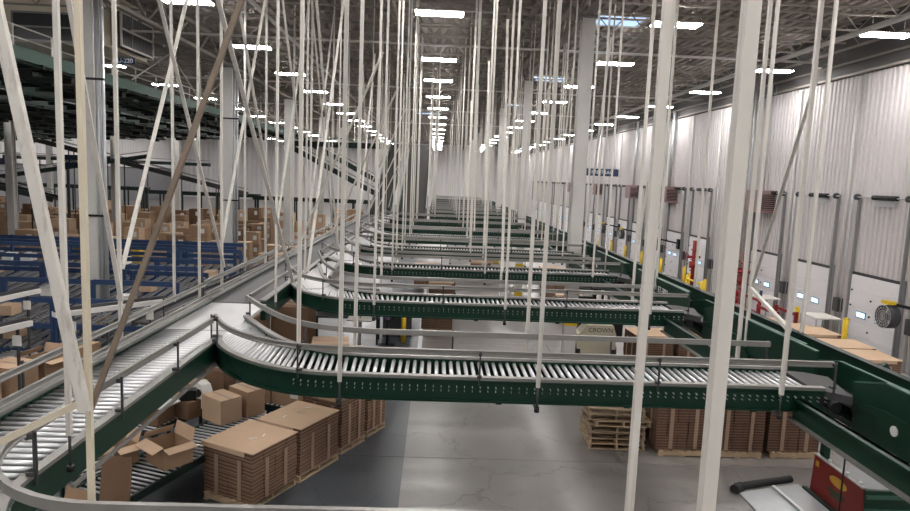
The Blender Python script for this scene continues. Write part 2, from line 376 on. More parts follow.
# ------------------------------------------------------------------ dock doors
DP = 3.79
def build_door(n):
    t = structure(bpy.data.objects.new('door_%d' % n, None)); COL.objects.link(t)
    hw = 1.22; hs = [0.0, 0.55, 1.10, 1.65, 2.20, 2.74]
    for i in range(5):
        s_ = MB().box(-0.13, -0.06, -hw, hw, hs[i]+0.006, hs[i+1]-0.006)
        for q in range(3): s_.box(-0.135, -0.13, -hw, hw, hs[i]+0.10+q*0.15, hs[i]+0.13+q*0.15)
        p = s_.build('door_panel', 'door', t, True)
        if i in (0, 1, 2, 3):
            MB().box(-0.16, -0.13, 0.03, 0.09, hs[i]+0.27, hs[i]+0.33).build('hinge', 'black', p, True)
            MB().box(-0.16, -0.13, hw-0.14, hw-0.08, hs[i+1]-0.04, hs[i+1]+0.02).build('hinge', 'black', p, True)
        if i == 2:
            for yc in (-0.50, 0.50):
                MB().box(-0.145, -0.128, yc-0.26, yc+0.26, 1.26, 1.50).build('window_surround', 'black', p, True)
                MB().box(-0.152, -0.14, yc-0.23, yc+0.23, 1.29, 1.47).build('window_pane', 'door_glass', p, True)
    for sgn in (-1, 1):
        m = MB(); y = sgn*(hw+0.06)
        m.box(-0.17, -0.05, y-0.02, y+0.02, 0, 5.55); m.build('track', 'grey', t, True)
        MB().box(-0.11, -0.04, y+sgn*0.08-0.06, y+sgn*0.08+0.06, 0, 2.9).build('jamb', 'grey', t, True)
        MB().tube((-0.22, y-0.05, 5.5), (-0.22, y+0.05, 5.5), 0.11, 14).build('cable_drum', 'dkgrey', t, True)
    MB().box(-0.10, -0.04, -hw-0.1, hw+0.1, 2.74, 2.84).build('head_trim', 'dkgrey', t, True)
    MB().tube((-0.22, -hw-0.25, 5.5), (-0.22, hw+0.25, 5.5), 0.025, 8).build('spring_shaft', 'galv', t, True)
    sp = MB()
    for i in range(12): sp.tube((-0.22, -0.75+i*0.1, 5.5), (-0.22, -0.75+i*0.1+0.07, 5.5), 0.085, 10)
    sp.tube((-0.22, -0.75, 5.5), (-0.22, 0.45, 5.5), 0.07, 10).build('torsion_spring', 'black', t, True)
    MB().box(-0.10, -0.04, -0.5, 0.5, 5.2, 5.42).build('spring_bracket', 'galv', t, True)
    return t
door0 = build_door(1); dcount = 1
DY = [21.55 + DP*k for k in range(-3, 22)]
firstd = True
for k in range(-3, 22):
    if k == 3: continue
    if firstd: t = door0; firstd = False
    else:
        t = copy_tree(door0); dcount += 1; t.name = 'door_%d' % dcount
    t.location = (WX, 21.55+DP*k, 0); t['kind'] = 'structure'
# man door with pink sign in the gap
md = structure(bpy.data.objects.new('door_%d' % (dcount+1), None)); COL.objects.link(md); md.location = (WX, 33.1, 0)
MB().box(-0.10, -0.04, -0.5, 0.5, 0, 2.15).build('door_leaf', 'signblue', md, True)
fr = MB(); fr.box(-0.12, -0.03, -0.6, -0.5, 0, 2.25); fr.box(-0.12, -0.03, 0.5, 0.6, 0, 2.25); fr.box(-0.12, -0.03, -0.6, 0.6, 2.15, 2.25); fr.build('door_frame', 'grey', md, True)
MB().box(-0.15, -0.10, -0.42, -0.36, 1.0, 1.1).build('door_handle', 'galv', md, True)
tag(MB().box(WX-0.08, WX-0.045, 32.75, 33.25, 2.55, 3.0).build('door_sign', 'pink'), 'small pink sign on the wall above the dark blue side door', 'sign')
# ================================================================== conveyors
ZR = 3.60                      # roller level
PITCH = 3.81
def YK(k): return 6.28 + PITCH*(k-1)
def resample(path, n=None, step=None):
    P = [Vector(p) for p in path]; d = [0.0]
    for a, b in zip(P, P[1:]): d.append(d[-1]+(b-a).length)
    if n is None: n = max(2, int(round(d[-1]/step))+1)
    out = []
    for i in range(n):
        s = d[-1]*i/(n-1); j = 0
        while j < len(P)-2 and d[j+1] < s: j += 1
        t = (s-d[j])/max(1e-6, d[j+1]-d[j]); out.append(P[j].lerp(P[j+1], t))
    return out
def smooth(path, it=2):
    P = [Vector(p) for p in path]
    for _ in range(it):
        Q = [P[0]]
        for a, b in zip(P, P[1:]): Q += [a.lerp(b, 0.25), a.lerp(b, 0.75)]
        Q.append(P[-1]); P = Q
    return P
rm = MB(); rm.tube((-0.5, 0, 0), (0.5, 0, 0), 0.021, 8)
ROLLER = rm.mesh('roller', 'roller')
def put_roller(t, a, b, base):
    c = (a+b)/2 - base; d = b-a
    o = inst('roller', ROLLER, t, (c.x, c.y, c.z-0.025), math.atan2(d.y, d.x)); o.scale = (d.length-0.03, 1, 1); return o
def rollers_joined(t, prs, base):
    m = MB()
    for a, b in prs: m.tube(a-Vector((0,0,0.025)), b-Vector((0,0,0.025)), 0.025, 6)
    o = m.build('rollers', 'roller', t); o['kind'] = 'stuff'; return o
def rail_posts(t, path, step, z0, z1, side, name='rail_post'):
    pts = resample(path, step=step)
    for i, p in enumerate(pts):
        q = pts[min(i+1, len(pts)-1)] - pts[max(i-1, 0)]; q.z = 0; q.normalize(); s = Vector((q.y, -q.x, 0))*side
        a = p + s*0.05; b = MB().bar((a.x, a.y, z0), (a.x, a.y, z1), 0.016, 0.016); b.bar((a.x, a.y, z1-0.03), (p.x, p.y, z1-0.03), 0.03, 0.03)
        b.bar((a.x, a.y, z0+0.08), (p.x, p.y, z0+0.08), 0.045, 0.025)
        b.build(name, 'dkgrey', t)
FR = [(-0.022, -0.21), (0.05, -0.21), (0.05, -0.19), (0.022, -0.19), (0.022, 0.0), (0.05, 0.0), (0.05, 0.015), (-0.022, 0.015)]
def flip(p): return [(-a, b) for a, b in reversed(p)]
LIP = rect(-0.035, 0.035, 0.016, 0.045)
RAIL = [(-0.014, -0.029), (0.018, -0.029), (0.018, -0.018), (0.010, -0.012), (0.010, 0.012), (0.018, 0.018), (0.018, 0.029), (-0.014, 0.029)]
def spur_paths(k, xend=4.0):
    Y = YK(k)
    if k == 0:
        cx, cy = -1.6, 3.95
        near = [(cx-1.75*math.cos(a), cy-1.75*math.sin(a), ZR) for a in [i*math.pi/2/12 for i in range(13)]] + [(xend, cy-1.75, ZR)]
        far = [(cx-0.90*math.cos(a), cy-0.90*math.sin(a), ZR) for a in [i*math.pi/2/12 for i in range(13)]] + [(xend, cy-0.90, ZR)]
        return [Vector(p) for p in near], [Vector(p) for p in far]
    if k >= 8:
        xa = -0.30
        return [Vector((xa, Y, ZR)), Vector((1.5, Y, ZR)), Vector((xend, Y, ZR))], [Vector((xa, Y+0.72, ZR)), Vector((1.5, Y+0.72, ZR)), Vector((xend, Y+0.72, ZR))]
    ext = 0.0 if k in (1, 7) else 1.6
    near = [(-2.52-ext*0.10, Y+1.26+ext*0.4, ZR), (-2.27, Y+0.78, ZR), (-1.95, Y+0.42, ZR), (-1.6, Y+0.17, ZR), (-1.25, Y+0.04, ZR), (-0.8, Y, ZR), (xend, Y, ZR)]
    far = [(-2.52, Y+2.45+ext, ZR), (-2.10, Y+1.74+ext*0.3, ZR), (-1.66, Y+1.13, ZR), (-1.2, Y+0.82, ZR), (-0.75, Y+0.73, ZR), (-0.4, Y+0.72, ZR), (xend, Y+0.72, ZR)]
    return smooth(near), smooth(far)
def spur(k):
    near, far = spur_paths(k)
    if k == 0: lab = 'nearest roller conveyor branch, cut by the bottom edge, only its guard rails showing'
    elif k == 1: lab = 'large front roller conveyor branch with green side channels crossing the whole aisle'
    else: lab = 'green roller conveyor branch crossing the aisle, %s from the front' % ORD[k-1]
    base = Vector((0.5, YK(k), ZR))
    t = thing('roller_conveyor', lab, 'conveyor', base, 0, 'roller conveyor branches hung across the aisle')
    MB().sweep(near, FR).build('side_channel', 'green', t); MB().sweep(far, flip(FR)).build('side_channel', 'green', t)
    MB().sweep(near, LIP).build('edge_strip', 'rail', t); MB().sweep(far, LIP).build('edge_strip', 'rail', t)
    # rollers
    n1 = resample(near, step=0.02); f1 = resample(far, step=0.02)
    if k == 0:
        n1 = resample(near, step=0.02)
    pairs = []
    # curved part: match by fraction of the curved length; straight part: match by x
    xs0 = -0.4 if 0 < k < 8 else (-1.6 if k == 0 else -0.26)
    nc = [p for p in n1 if p.x < xs0]; fc = [p for p in f1 if p.x < xs0]
    N = 0 if k >= 8 else max(8, int((resample_len(nc)+resample_len(fc))/2/0.078))
    for i in range(N):
        pairs.append((nc[int(i*(len(nc)-1)/N)], fc[int(i*(len(fc)-1)/N)]))
    x = xs0
    yn, yf = near[-1].y, far[-1].y
    while x < 3.93:
        pairs.append((Vector((x, yn, ZR)), Vector((x, yf, ZR)))); x += 0.078
    if k <= 3:
        for a, b in pairs: put_roller(t, a, b, base)
    else: rollers_joined(t, pairs[::1], base)
    # pan under the rollers
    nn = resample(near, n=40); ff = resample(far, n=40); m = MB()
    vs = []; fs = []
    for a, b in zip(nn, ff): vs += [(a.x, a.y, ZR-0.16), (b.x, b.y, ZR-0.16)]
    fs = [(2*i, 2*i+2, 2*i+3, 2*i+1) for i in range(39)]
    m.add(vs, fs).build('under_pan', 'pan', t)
    # guard rails on posts
    RZ = 0.29
    nr = [Vector((p.x, p.y-0.03, ZR+RZ)) for p in near]; fr_ = [Vector((p.x, p.y+0.02, ZR+RZ)) for p in far]
    nr[-1].x = 4.05; fr_[-1].x = 3.8
    if k == 0:
        fr_ = [Vector((p.x, p.y, ZR+RZ+0.04)) for p in far]
    g = MB().sweep(nr, RAIL).build('guard_rail', 'rail', t); g2 = MB().sweep(fr_, flip(RAIL)).build('guard_rail', 'rail', t)
    rail_posts(g, nr, 1.75, ZR-0.02, ZR+RZ+0.03, 1); rail_posts(g2, fr_, 1.75, ZR-0.02, ZR+RZ+0.03, -1)
    # bolts
    b = MB()
    for p in resample(near, step=0.078):
        if p.x < -1.4 and k: continue
        for z, s in ((-0.055, 0.007), (-0.095, 0.005)):
            b.box(p.x-s/2, p.x+s/2, p.y-0.062, p.y-0.02, ZR+z-s, ZR+z+s)
    b.build('channel_bolts', 'galv', t)['kind'] = 'stuff'
    # cross members and end belt
    for x in ((-0.6 if k < 8 else 0.0), 0.7, 2.0, 3.3): MB().bar((x, yn, ZR-0.2), (x, yf, ZR-0.2), 0.06, 0.08).build('cross_member', 'green', t)
    e = MB(); e.sweep([(3.95, (yn+yf)/2, ZR-0.02), (4.15, (yn+yf)/2-0.01, ZR-0.03), (4.36, (yn+yf)/2-0.06, ZR-0.06)], rect(-0.36, 0.36, -0.06, 0.02)); e.build('end_belt', 'darkbelt', t)
    mm = MB(); mm.tube((3.98, yn-0.03, ZR-0.10), (3.98, yf, ZR-0.10), 0.05, 10); mm.tube((4.08, yn-0.10, ZR-0.14), (4.08, yn+0.12, ZR-0.14), 0.06, 10); mm.build('drive_motor', 'black', t)
    return t
def resample_len(P): return sum((b-a).length for a, b in zip(P, P[1:])) if len(P) > 1 else 0
NSP = 16
for k in range(0, NSP): spur(k)
# ------------------------------------------------------------------ main line at the left
XL, XR = -3.36, -2.50
t = thing('main_roller_conveyor', 'long roller conveyor running up from the lower left corner beside green channel', 'conveyor', (-2.93, 6.0, ZR))
b0 = Vector((-2.93, 6.0, ZR))
yy = 3.98
while yy < 8.0:
    put_roller(t, Vector((XL, yy, ZR)), Vector((XR, yy, ZR)), b0); yy += 0.095
MB().box(XL, XR, 8.02, 9.72, ZR-0.05, ZR-0.004).build('slider_plate', 'plate', t)
MB().prism([(XR-0.02, 8.1), (XR+0.34, 8.2), (XR+0.02, 8.75)], 'z', ZR-0.05, ZR-0.01).build('slider_plate', 'plate', t)
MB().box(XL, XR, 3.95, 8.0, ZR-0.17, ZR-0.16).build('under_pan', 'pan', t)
MB().sweep([(XL, 9.75, ZR), (XL, 3.95, ZR)], flip(FR)).build('side_channel', 'green', t)
MB().sweep([(XR, 7.6, ZR), (XR, 3.95, ZR)], FR).build('side_channel', 'green', t)
MB().sweep([(XL, 9.75, ZR), (XL, 3.95, ZR)], LIP).build('edge_strip', 'rail', t)
MB().sweep([(XR, 7.6, ZR), (XR, 3.95, ZR)], LIP).build('edge_strip', 'rail', t)
rp = [(XR+0.02, 7.3, ZR+0.29), (XR+0.01, 3.95, ZR+0.33)]
g = MB().sweep(rp, RAIL).build('guard_rail', 'rail', t); rail_posts(g, rp, 1.1, ZR-0.02, ZR+0.33, -1)
lp = [(XL-0.02, 4.0, ZR+0.29), (XL-0.02, 9.7, ZR+0.29)]
gl = MB().sweep(lp, RAIL).build('guard_rail', 'rail', t)
MB().sweep([(XL+0.03, 4.0, ZR+0.11), (XL+0.03, 9.7, ZR+0.11)], RAIL).build('guard_rail', 'rail', t)
rail_posts(gl, lp, 1.4, ZR-0.02, ZR+0.33, -1)
MB().bar((XR+0.03, 7.5, ZR-0.25), (XR+0.03, 4.4, ZR-0.25), 0.025, 0.025).build('cable_tray', 'rail', t)
# outer rail of the bend at the corner
arc = [(-1.6-1.78*math.cos(a), 3.95-1.78*math.sin(a), ZR+0.33) for a in [i*math.pi/2/10 for i in range(11)]]
MB().sweep([(XL-0.02, 4.0, ZR+0.29)]+arc, RAIL).build('guard_rail', 'rail', t)
# grey belt conveyor
t = thing('belt_conveyor', 'long grey belt conveyor running away along the left side of the aisle', 'conveyor', (-2.93, 20, ZR))
MB().box(XL+0.03, XR-0.10, 9.75, 33.0, ZR-0.06, ZR).build('belt', 'belt', t)
for xa, xb in ((XL-0.03, XL+0.03), (XR-0.10, XR-0.02)):
    MB().box(xa, xb, 9.75, 33, ZR-0.26, ZR+0.03).build('side_channel', 'green', t)
    MB().box(xa-0.01, xb+0.01, 9.75, 33, ZR+0.03, ZR+0.055).build('edge_strip', 'rail', t)
MB().sweep([(XL-0.08, 9.75, ZR+0.29), (XL-0.08, 33, ZR+0.29)], RAIL).build('guard_rail', 'rail', t)
MB().sweep([(XL-0.06, 9.75, ZR+0.10), (XL-0.06, 33, ZR+0.10)], RAIL).build('guard_rail', 'rail', t)
rail_posts(t, [(XL-0.08, 9.8, 0), (XL-0.08, 33, 0)], 1.9, ZR, ZR+0.33, -1)
MB().box(XL-0.45, XL-0.10, 9.9, 33, ZR-0.20, ZR-0.10).build('side_walkway', 'deepgreen', t)
for k in range(1, 6):
    a = YK(k)+2.5 + (1.6 if k > 1 else 0); b = YK(k+1)+1.3+0.6
    if b > a: 
        MB().sweep([(XR+0.02, b, ZR+0.29), (XR+0.02, a, ZR+0.29)], RAIL).build('guard_rail', 'rail', t)
    # white divert plates
for k in range(2, NSP):
    pass
# divert lanes beside the belt
for k in range(2, 8):
    Y = YK(k)
    tt = thing('divert_lane', 'white slider lane feeding the %s branch from the front' % ORD[k-1], 'conveyor', (-2.2, Y+2.5, ZR), 0, 'divert lanes beside the grey belt')
    MB().prism([(-2.46, Y+1.75), (-2.18, Y+1.0), (-1.9, Y+1.1), (-1.85, Y+1.5), (-2.0, Y+2.2), (-2.15, Y+4.6), (-2.46, Y+4.6)], 'z', ZR-0.05, ZR+0.012).build('slider_plate', 'plate', tt)
    MB().sweep([(-2.12, Y+4.6, ZR), (-1.97, Y+2.2, ZR)], rect(-0.03, 0.03, -0.2, 0.06)).build('side_channel', 'rail', tt)
# inclines
def incline(x0, x1, label):
    t = thing('incline_conveyor', label, 'conveyor', ((x0+x1)/2, 33, ZR), 0, 'inclined belt conveyors')
    z1 = 7.9
    MB().add([(x0, 33, ZR), (x1, 33, ZR), (x1, 48, z1), (x0, 48, z1), (x0, 33, ZR-0.3), (x1, 33, ZR-0.3), (x1, 48, z1-0.3), (x0, 48, z1-0.3)],
             [(0,1,2,3), (7,6,5,4), (0,4,5,1), (1,5,6,2), (2,6,7,3), (3,7,4,0)]).build('belt', 'inclinebelt', t)
    for xa in (x0-0.06, x1+0.06):
        MB().bar((xa, 33, ZR-0.05), (xa, 48, z1-0.05), 0.08, 0.34).build('side_channel', 'deepgreen', t)
        MB().bar((xa, 33, ZR+0.4), (xa, 48, z1+0.4), 0.05, 0.05).build('guard_rail', 'rail', t)
    for y in (36, 40, 44):
        z = ZR+(z1-ZR)*(y-33)/15
        for xa in (x0-0.1, x1+0.1): MB().bar((xa, y, z-0.2), (xa, y, 11.2), 0.06, 0.06).build('hanger', 'white', t)
    return t
incline(-3.25, -2.45, 'dark inclined belt continuing the grey conveyor up to the ceiling level')
incline(-1.85, -0.55, 'wide dark inclined belt at the far end of the aisle')
# ------------------------------------------------------------------ green collector trunk at the right
tr = thing('trunk_conveyor', 'tall dark green trunk conveyor running along the right ends of the branches', 'conveyor', (4.55, 20, 3.5))
y = -1.0
while y < 62:
    MB().box(5.13, 5.17, y+0.004, y+3.0-0.004, 3.06, 3.62).build('side_panel', 'green', tr)
    y += 3.0
MB().box(5.10, 5.2, -1, 62, 3.62, 3.645).build('top_edge', 'deepgreen', tr)
MB().box(4.47, 5.12, -1, 62, 3.34, 3.39).build('belt', 'darkbelt', tr)
MB().box(4.40, 5.13, -1, 62, 3.18, 3.23).build('under_pan', 'deepgreen', tr)
for k in range(0, NSP):
    Y = YK(k)
    pts = [(Y+0.14, 3.34), (Y+0.14, 3.66), (Y-0.32, 3.79), (Y-2.95, 3.79), (Y-2.95, 3.34)]
    p = MB().prism(pts, 'x', 4.40, 4.44).build('side_panel', 'green', tr)
    e = MB().bar((4.42, Y+0.14, 3.665), (4.42, Y-0.32, 3.795), 0.05, 0.015); e.bar((4.42, Y-0.32, 3.795), (4.42, Y-2.95, 3.795), 0.05, 0.015); e.build('panel_edge', 'oldgreen', p)
    pts = [(Y+1.6, 3.34), (Y+1.6, 3.50), (Y+0.9, 3.67), (Y-2.2, 3.69), (Y-2.2, 3.34)]
    MB().prism(pts, 'x', 4.72, 4.75).build('inner_panel', 'green', tr)
    e = MB().bar((4.735, Y+1.6, 3.505), (4.735, Y+0.9, 3.675), 0.04, 0.012); e.bar((4.735, Y+0.9, 3.675), (4.735, Y-2.2, 3.695), 0.04, 0.012); e.build('panel_edge', 'oldgreen', tr)
    # bearing plate with round sticker
    pts = [(Y+0.06, 3.18), (Y+0.06, 3.47), (Y-0.34, 3.54), (Y-1.2, 3.52), (Y-1.6, 3.22)]
    q = MB().prism(pts, 'x', 4.365, 4.40).build('bearing_plate', 'green', tr)
    MB().tube((4.355, Y-0.55, 3.41), (4.365, Y-0.55, 3.41), 0.05, 16).build('round_sticker', 'paper', q)
    bb = MB()
    for i in range(7): bb.tube((4.355, Y-0.02-0.05*i, 3.44), (4.365, Y-0.02-0.05*i, 3.44), 0.008, 6)
    bb.build('bolts', 'black', q)
for k in range(0, NSP):
    Y = YK(k)
    s = thing('support_beam', 'green channel beam under the end of the large front branch' if k == 1 else ('green channel beam below the frame edge beside the trunk' if k == 0 else 'green channel beam at the right end of the %s branch from the front' % ORD[k-1]), 'beam', (3.75, Y-1.5, 3.4), 0, 'support beams beside the trunk')
    MB().box(3.73, 3.77, Y-3.0, Y+0.05, 3.30, 3.52).build('web', 'green', s)
    MB().box(3.68, 3.77, Y-3.0, Y+0.05, 3.28, 3.30).build('flange', 'rail', s)
    MB().box(3.68, 3.77, Y-3.0, Y+0.05, 3.50, 3.52).build('flange', 'green', s)
# lettering on the trunk side
o = inst('lettering', text_mesh('ET-3001', 0.16, 'signwhite'), tr, (0, 0, 0))
o.location = Vector((4.395, 12.15, 3.60)) - tr.location; o.rotation_euler = (R(90), 0, R(-90))
# ------------------------------------------------------------------ hangers
ROD = {}
def rod_mesh(w):
    if w not in ROD: ROD[w] = MB().box(-w/2, w/2, -w/2, w/2, 0, 1).mesh('hanger_rod', 'white')
    return ROD[w]
def hanger(x, y, z0, label, group, w=0.037, z1=11.74, tip=True, br=0):
    t = thing('hanger_rod', label, 'hanger rod', (x, y, z0), 0, group)
    o = inst('tube', rod_mesh(w), t); o.scale = (1, 1, z1-z0)
    if tip:
        MB().tube((0, 0, -0.24), (0, 0, 0.02), 0.011, 6).build('threaded_rod', 'dkgrey', t, True)
        MB().tube((0, 0, -0.25), (0, 0, -0.21), 0.026, 6).build('nut', 'black', t, True)
    if br: MB().box(-0.025, 0.025, min(0, br), max(0, br), -0.216, -0.198).build('bracket', 'dkgrey', t, True)
    return t
for k in range(0, NSP):
    Y = YK(k)
    if k == 0:
        hanger(0.96, 2.08, 3.55, 'thick white hanger post at the right of the aisle, broadest and nearest of all', 'hangers of the nearest branch', 0.046, tip=False)
        hanger(1.06, 3.17, 3.55, 'white hanger post just left of the broadest one, ending below the front branch', 'hangers of the nearest branch', 0.038)
        continue
    where = 'the large front branch' if k == 1 else 'the %s branch from the front' % ORD[k-1]
    g = 'hangers of ' + where
    for i, x in enumerate((-0.87 if k < 8 else -0.12, 1.06, 3.48)):
        if k == 1:
            nl = ('near side of the large front branch, left of the aisle', 'near side of the large front branch, mid aisle', 'near side of the large front branch at its right end')[i]
            fl_ = ('far side of the large front branch, left of the aisle', 'far side of the large front branch, mid aisle', 'far side of the large front branch at its right end')[i]
            hanger(x, Y-0.15, 3.60, 'white hanger tube on the '+nl, g, br=0.17); hanger(x+0.02, Y+0.86, 3.60, 'white hanger tube on the '+fl_, g, br=-0.16)
        else:
            dx = random.uniform(-0.08, 0.08)
            hanger(x+dx, Y-0.15, 3.60, 'white hanger tube, near side, %s of %s' % (('left end', 'middle', 'right end')[i], where), g, br=0.17)
            hanger(x+dx+0.02, Y+0.86, 3.60, 'white hanger tube, far side, %s of %s' % (('left end', 'middle', 'right end')[i], where), g, br=-0.16)
    if k < 12:
        hanger(4.405, Y+2.5, 3.36, 'white hanger tube on aisle side of trunk behind '+where, 'hangers of the green trunk', 0.042)
        hanger(5.185, Y+2.5, 3.30, 'white hanger tube on dock side of trunk behind '+where, 'hangers of the green trunk', 0.042)
# hangers of the main line
for i, y in enumerate((7.45, 11.0, 14.8, 18.6, 22.4, 26.2, 30.0)):
    hanger(-3.58, y, 3.50, 'white hanger tube on the left side of the main conveyor, %s from the front' % ORD[i], 'left hangers of the main conveyor', 0.038)
for i, y in enumerate((4.22, 9.8, 12.0, 15.9, 19.7, 23.5, 27.3, 31.1)):
    hanger(-2.38, y, 3.62 if i else 3.80, 'white hanger tube on the right side of the main conveyor, %s from the front' % ORD[i], 'right hangers of the main conveyor', 0.031)
hanger(-1.5, 7.25, 3.62, 'white hanger tube rising from the bend of the front branch', 'hangers of the large front branch', 0.04)
tag(MB().box(-1.690, -1.663, 3.136, 3.164, 3.2, 11.74).build('hanger_post', 'cream'), 'cream hanger post at the left where two diagonal braces meet', 'hanger rod')
def brace(p, q, w, h, label, group='diagonal hanger braces', m='white'):
    c = (Vector(p)+Vector(q))/2
    o = bpy.data.objects.new('diagonal_brace', MB().bar(Vector(p)-c, Vector(q)-c, w, h).mesh('diagonal_brace', m)); COL.objects.link(o); o.location = c
    return tag(o, label, 'brace', group)
def ext(p, q, z):   # prolong p->q up to height z
    p = Vector(p); q = Vector(q); s = (z-p.z)/(q.z-p.z); return p + (q-p)*s
a = (-1.67, 3.10, 4.40)
brace(a, ext(a, (-1.99, 3.10, 6.15), 9.6), 0.052, 0.03, 'broad white diagonal brace leaning to the upper left corner')
a = (-1.70, 3.20, 4.36)
brace(a, ext(a, (-0.95, 3.20, 6.38), 8.6), 0.024, 0.024, 'brown grey diagonal brace leaning right from the cream post', m='brownsteel')
brace((-1.69, 3.15, 4.44), (-2.6, 3.15, 3.95), 0.034, 0.034, 'short cream strut running down left from the cream post', m='cream')
# X braces between main line hangers
def xbrace(x, y0, y1, n, z0=3.9, z1=10.6, w=0.045):
    brace((x, y0, z0), (x, y1, z1), w, 0.02, 'white diagonal brace rising away between main conveyor hangers, %s from the front' % n)
    brace((x+0.04, y1, z0), (x+0.04, y0, z1), w, 0.02, 'white diagonal brace rising towards the camera between main conveyor hangers, %s from the front' % n)
mains = [(-3.56, 7.45), (-3.56, 11.0), (-3.56, 14.8), (-3.56, 18.6), (-3.56, 22.4), (-3.56, 26.2)]
brace((-3.56, 7.43, 4.05), ext((-3.56, 7.43, 4.05), (-3.56, 6.53, 7.13), 10.8), 0.05, 0.02, 'thin white brace meeting the first left hanger of the main conveyor from above')
for i in range(1, 5):
    y0, y1 = mains[i-1][1], mains[i][1]
    n = ORD[i-1]
    brace((-3.54, y1, 3.95), ext((-3.54, y1, 3.95), (-3.54, y1-2.46, 7.63), 10.8), 0.048, 0.02, 'white diagonal brace left of the main conveyor rising towards the camera, %s from the front' % n)
    brace((-3.60, y0+0.1, 4.4), ext((-3.60, y0+0.1, 4.4), (-3.60, y0+2.13, 7.91), 10.8), 0.048, 0.02, 'white diagonal brace left of the main conveyor rising away, %s from the front' % n)
for i, (y0, y1) in enumerate(((10.9, 7.1), (12.0, 15.9), (15.9, 12.1), (19.7, 23.4), (23.5, 19.7))):
    p = (-2.36+0.03*(i % 2), y0, 3.75); q = (-2.36+0.03*(i % 2), y1, 7.4 if i == 0 else 9.6)
    brace(p, ext(p, q, 11.0 if i == 0 else 9.8), 0.05, 0.02, 'white diagonal brace on the right side of the main conveyor, %s from the front' % ORD[i])
p = (3.52, 6.12, 6.75)
brace(p, (4.41, 8.77, 4.25), 0.036, 0.02, 'white diagonal brace dropping from the hanger at the right end of the front branch')
brace((4.40, 8.77, 4.25), (3.5, 6.14, 4.25), 0.04, 0.04, 'short white strut tying the right end hanger back to the trunk hanger')
for i, k in enumerate((2, 3, 4, 5, 6)):
    Y = YK(k)
    brace((1.06, Y-0.17, 4.2), (1.06, Y+0.88, 8.2), 0.04, 0.02, 'white diagonal brace across a mid aisle hanger pair, %s branch from the front' % ORD[k-1], 'braces across the branch hangers')
    brace((3.48, Y-0.17, 8.6), (3.48, Y+0.88, 4.6), 0.04, 0.02, 'white diagonal brace across a right end hanger pair, %s branch from the front' % ORD[k-1], 'braces across the branch hangers')
    brace((-0.87, Y-0.15, 7.4), (-2.36, Y+0.9, 4.2), 0.04, 0.02, 'white diagonal brace beside the conveyor bend, %s branch from the front' % ORD[k-1], 'braces across the branch hangers')
for i, y in enumerate((36, 39.5, 43, 46.5)):
    brace((-0.45, y, 4.5+i*0.9), (-0.45, y+3.5, 10.5), 0.05, 0.03, 'white diagonal brace beside the wide inclined belt, %s from the front' % ORD[i], 'braces beside the inclines')
    brace((-2.2, y, 11.7), (-2.2, y+3.5, 5+i*0.9), 0.05, 0.03, 'white diagonal brace between the two inclined belts, %s from the front' % ORD[i], 'braces beside the inclines')
    for x in (-0.43, -3.37):
        hanger(x, y, 3.6+4.3*(y-33)/15-0.1, 'white hanger tube %s inclined belts, %s from the front' % ('right of the' if x > -1 else 'left of the', ORD[i]), 'hangers beside the inclines', 0.055, tip=False)
# ================================================================== upper green conveyors at the left
CROSS = MB().box(-0.74, 0.74, 0, 0.10, -0.32, -0.18).mesh('cross_member', 'deepgreen')
DRIVE = MB().box(-0.2, 0.3, 0.12, 0.47, -0.46, -0.18).mesh('drive_box', 'black')
def upper(i):
    x = -13.5-1.95*i; z = 8.85-0.16*i; y0, y1 = 8.0, 60-1.0*i
    t = thing('overhead_conveyor', 'dark green conveyor of the upper deck, %s from the aisle side' % ORD[i], 'conveyor', (x, 30, z), 0, 'parallel conveyors of the upper deck')
    MB().box(x+0.55, x+0.62, y0, y1, z-0.18, z+0.22).build('side_channel', 'oldgreen' if i == 0 else 'deepgreen', t)
    MB().box(x-0.62, x-0.55, y0, y1, z-0.18, z+0.22).build('side_channel', 'deepgreen', t)
    MB().box(x-0.55, x+0.55, y0, y1, z+0.02, z+0.06).build('belt', 'black', t)
    m = MB(); y = y0+0.5
    while y < y1:
        inst('cross_member', CROSS, t, (0, y-30, 0)); y += 1.55 if i % 2 else 1.9
    y = y0+0.9
    while y < y1:
        inst('drive_box', DRIVE, t, (0, y-30, 0)); y += 3.8
    MB().tube((x+0.68, y0, z-0.27), (x+0.68, y1, z-0.27), 0.04, 6).build('conduit', 'deepgreen', t)
    return t
for i in range(11): upper(i)
rt = thing('deck_railing', 'thin white railing along the aisle side edge of the upper green deck', 'railing', (-12.85, 30, 9.05))
for z in (9.3, 9.65): MB().tube((-12.86, 8, z), (-12.86, 60, z), 0.025, 6).build('rail', 'white', rt)
for j in range(27): MB().bar((-12.86, 8.5+2*j, 9.05), (-12.86, 8.5+2*j, 9.67), 0.04, 0.04).build('rail_post', 'white', rt)
for j, y in enumerate((12, 16, 20, 24, 28, 32, 36, 40, 44, 48, 52, 56)):
    g = 'hangers of the upper deck'
    if y not in (24, 28): hanger(-12.82, y, 8.9, 'thin white rod holding the aisle edge of the upper green deck, %s from the front' % ORD[j], g, 0.05, tip=False)
    if j < 11 and y not in (20, 24):
        p, q = ((-12.80, y, 9.1), (-12.80, y+4, 10.9)) if j % 2 == 0 else ((-12.80, y, 10.9), (-12.80, y+4, 9.1))
        brace(p, q, 0.06, 0.03, 'white diagonal brace above the upper green deck, %s from the front' % ORD[j], 'braces of the upper deck')
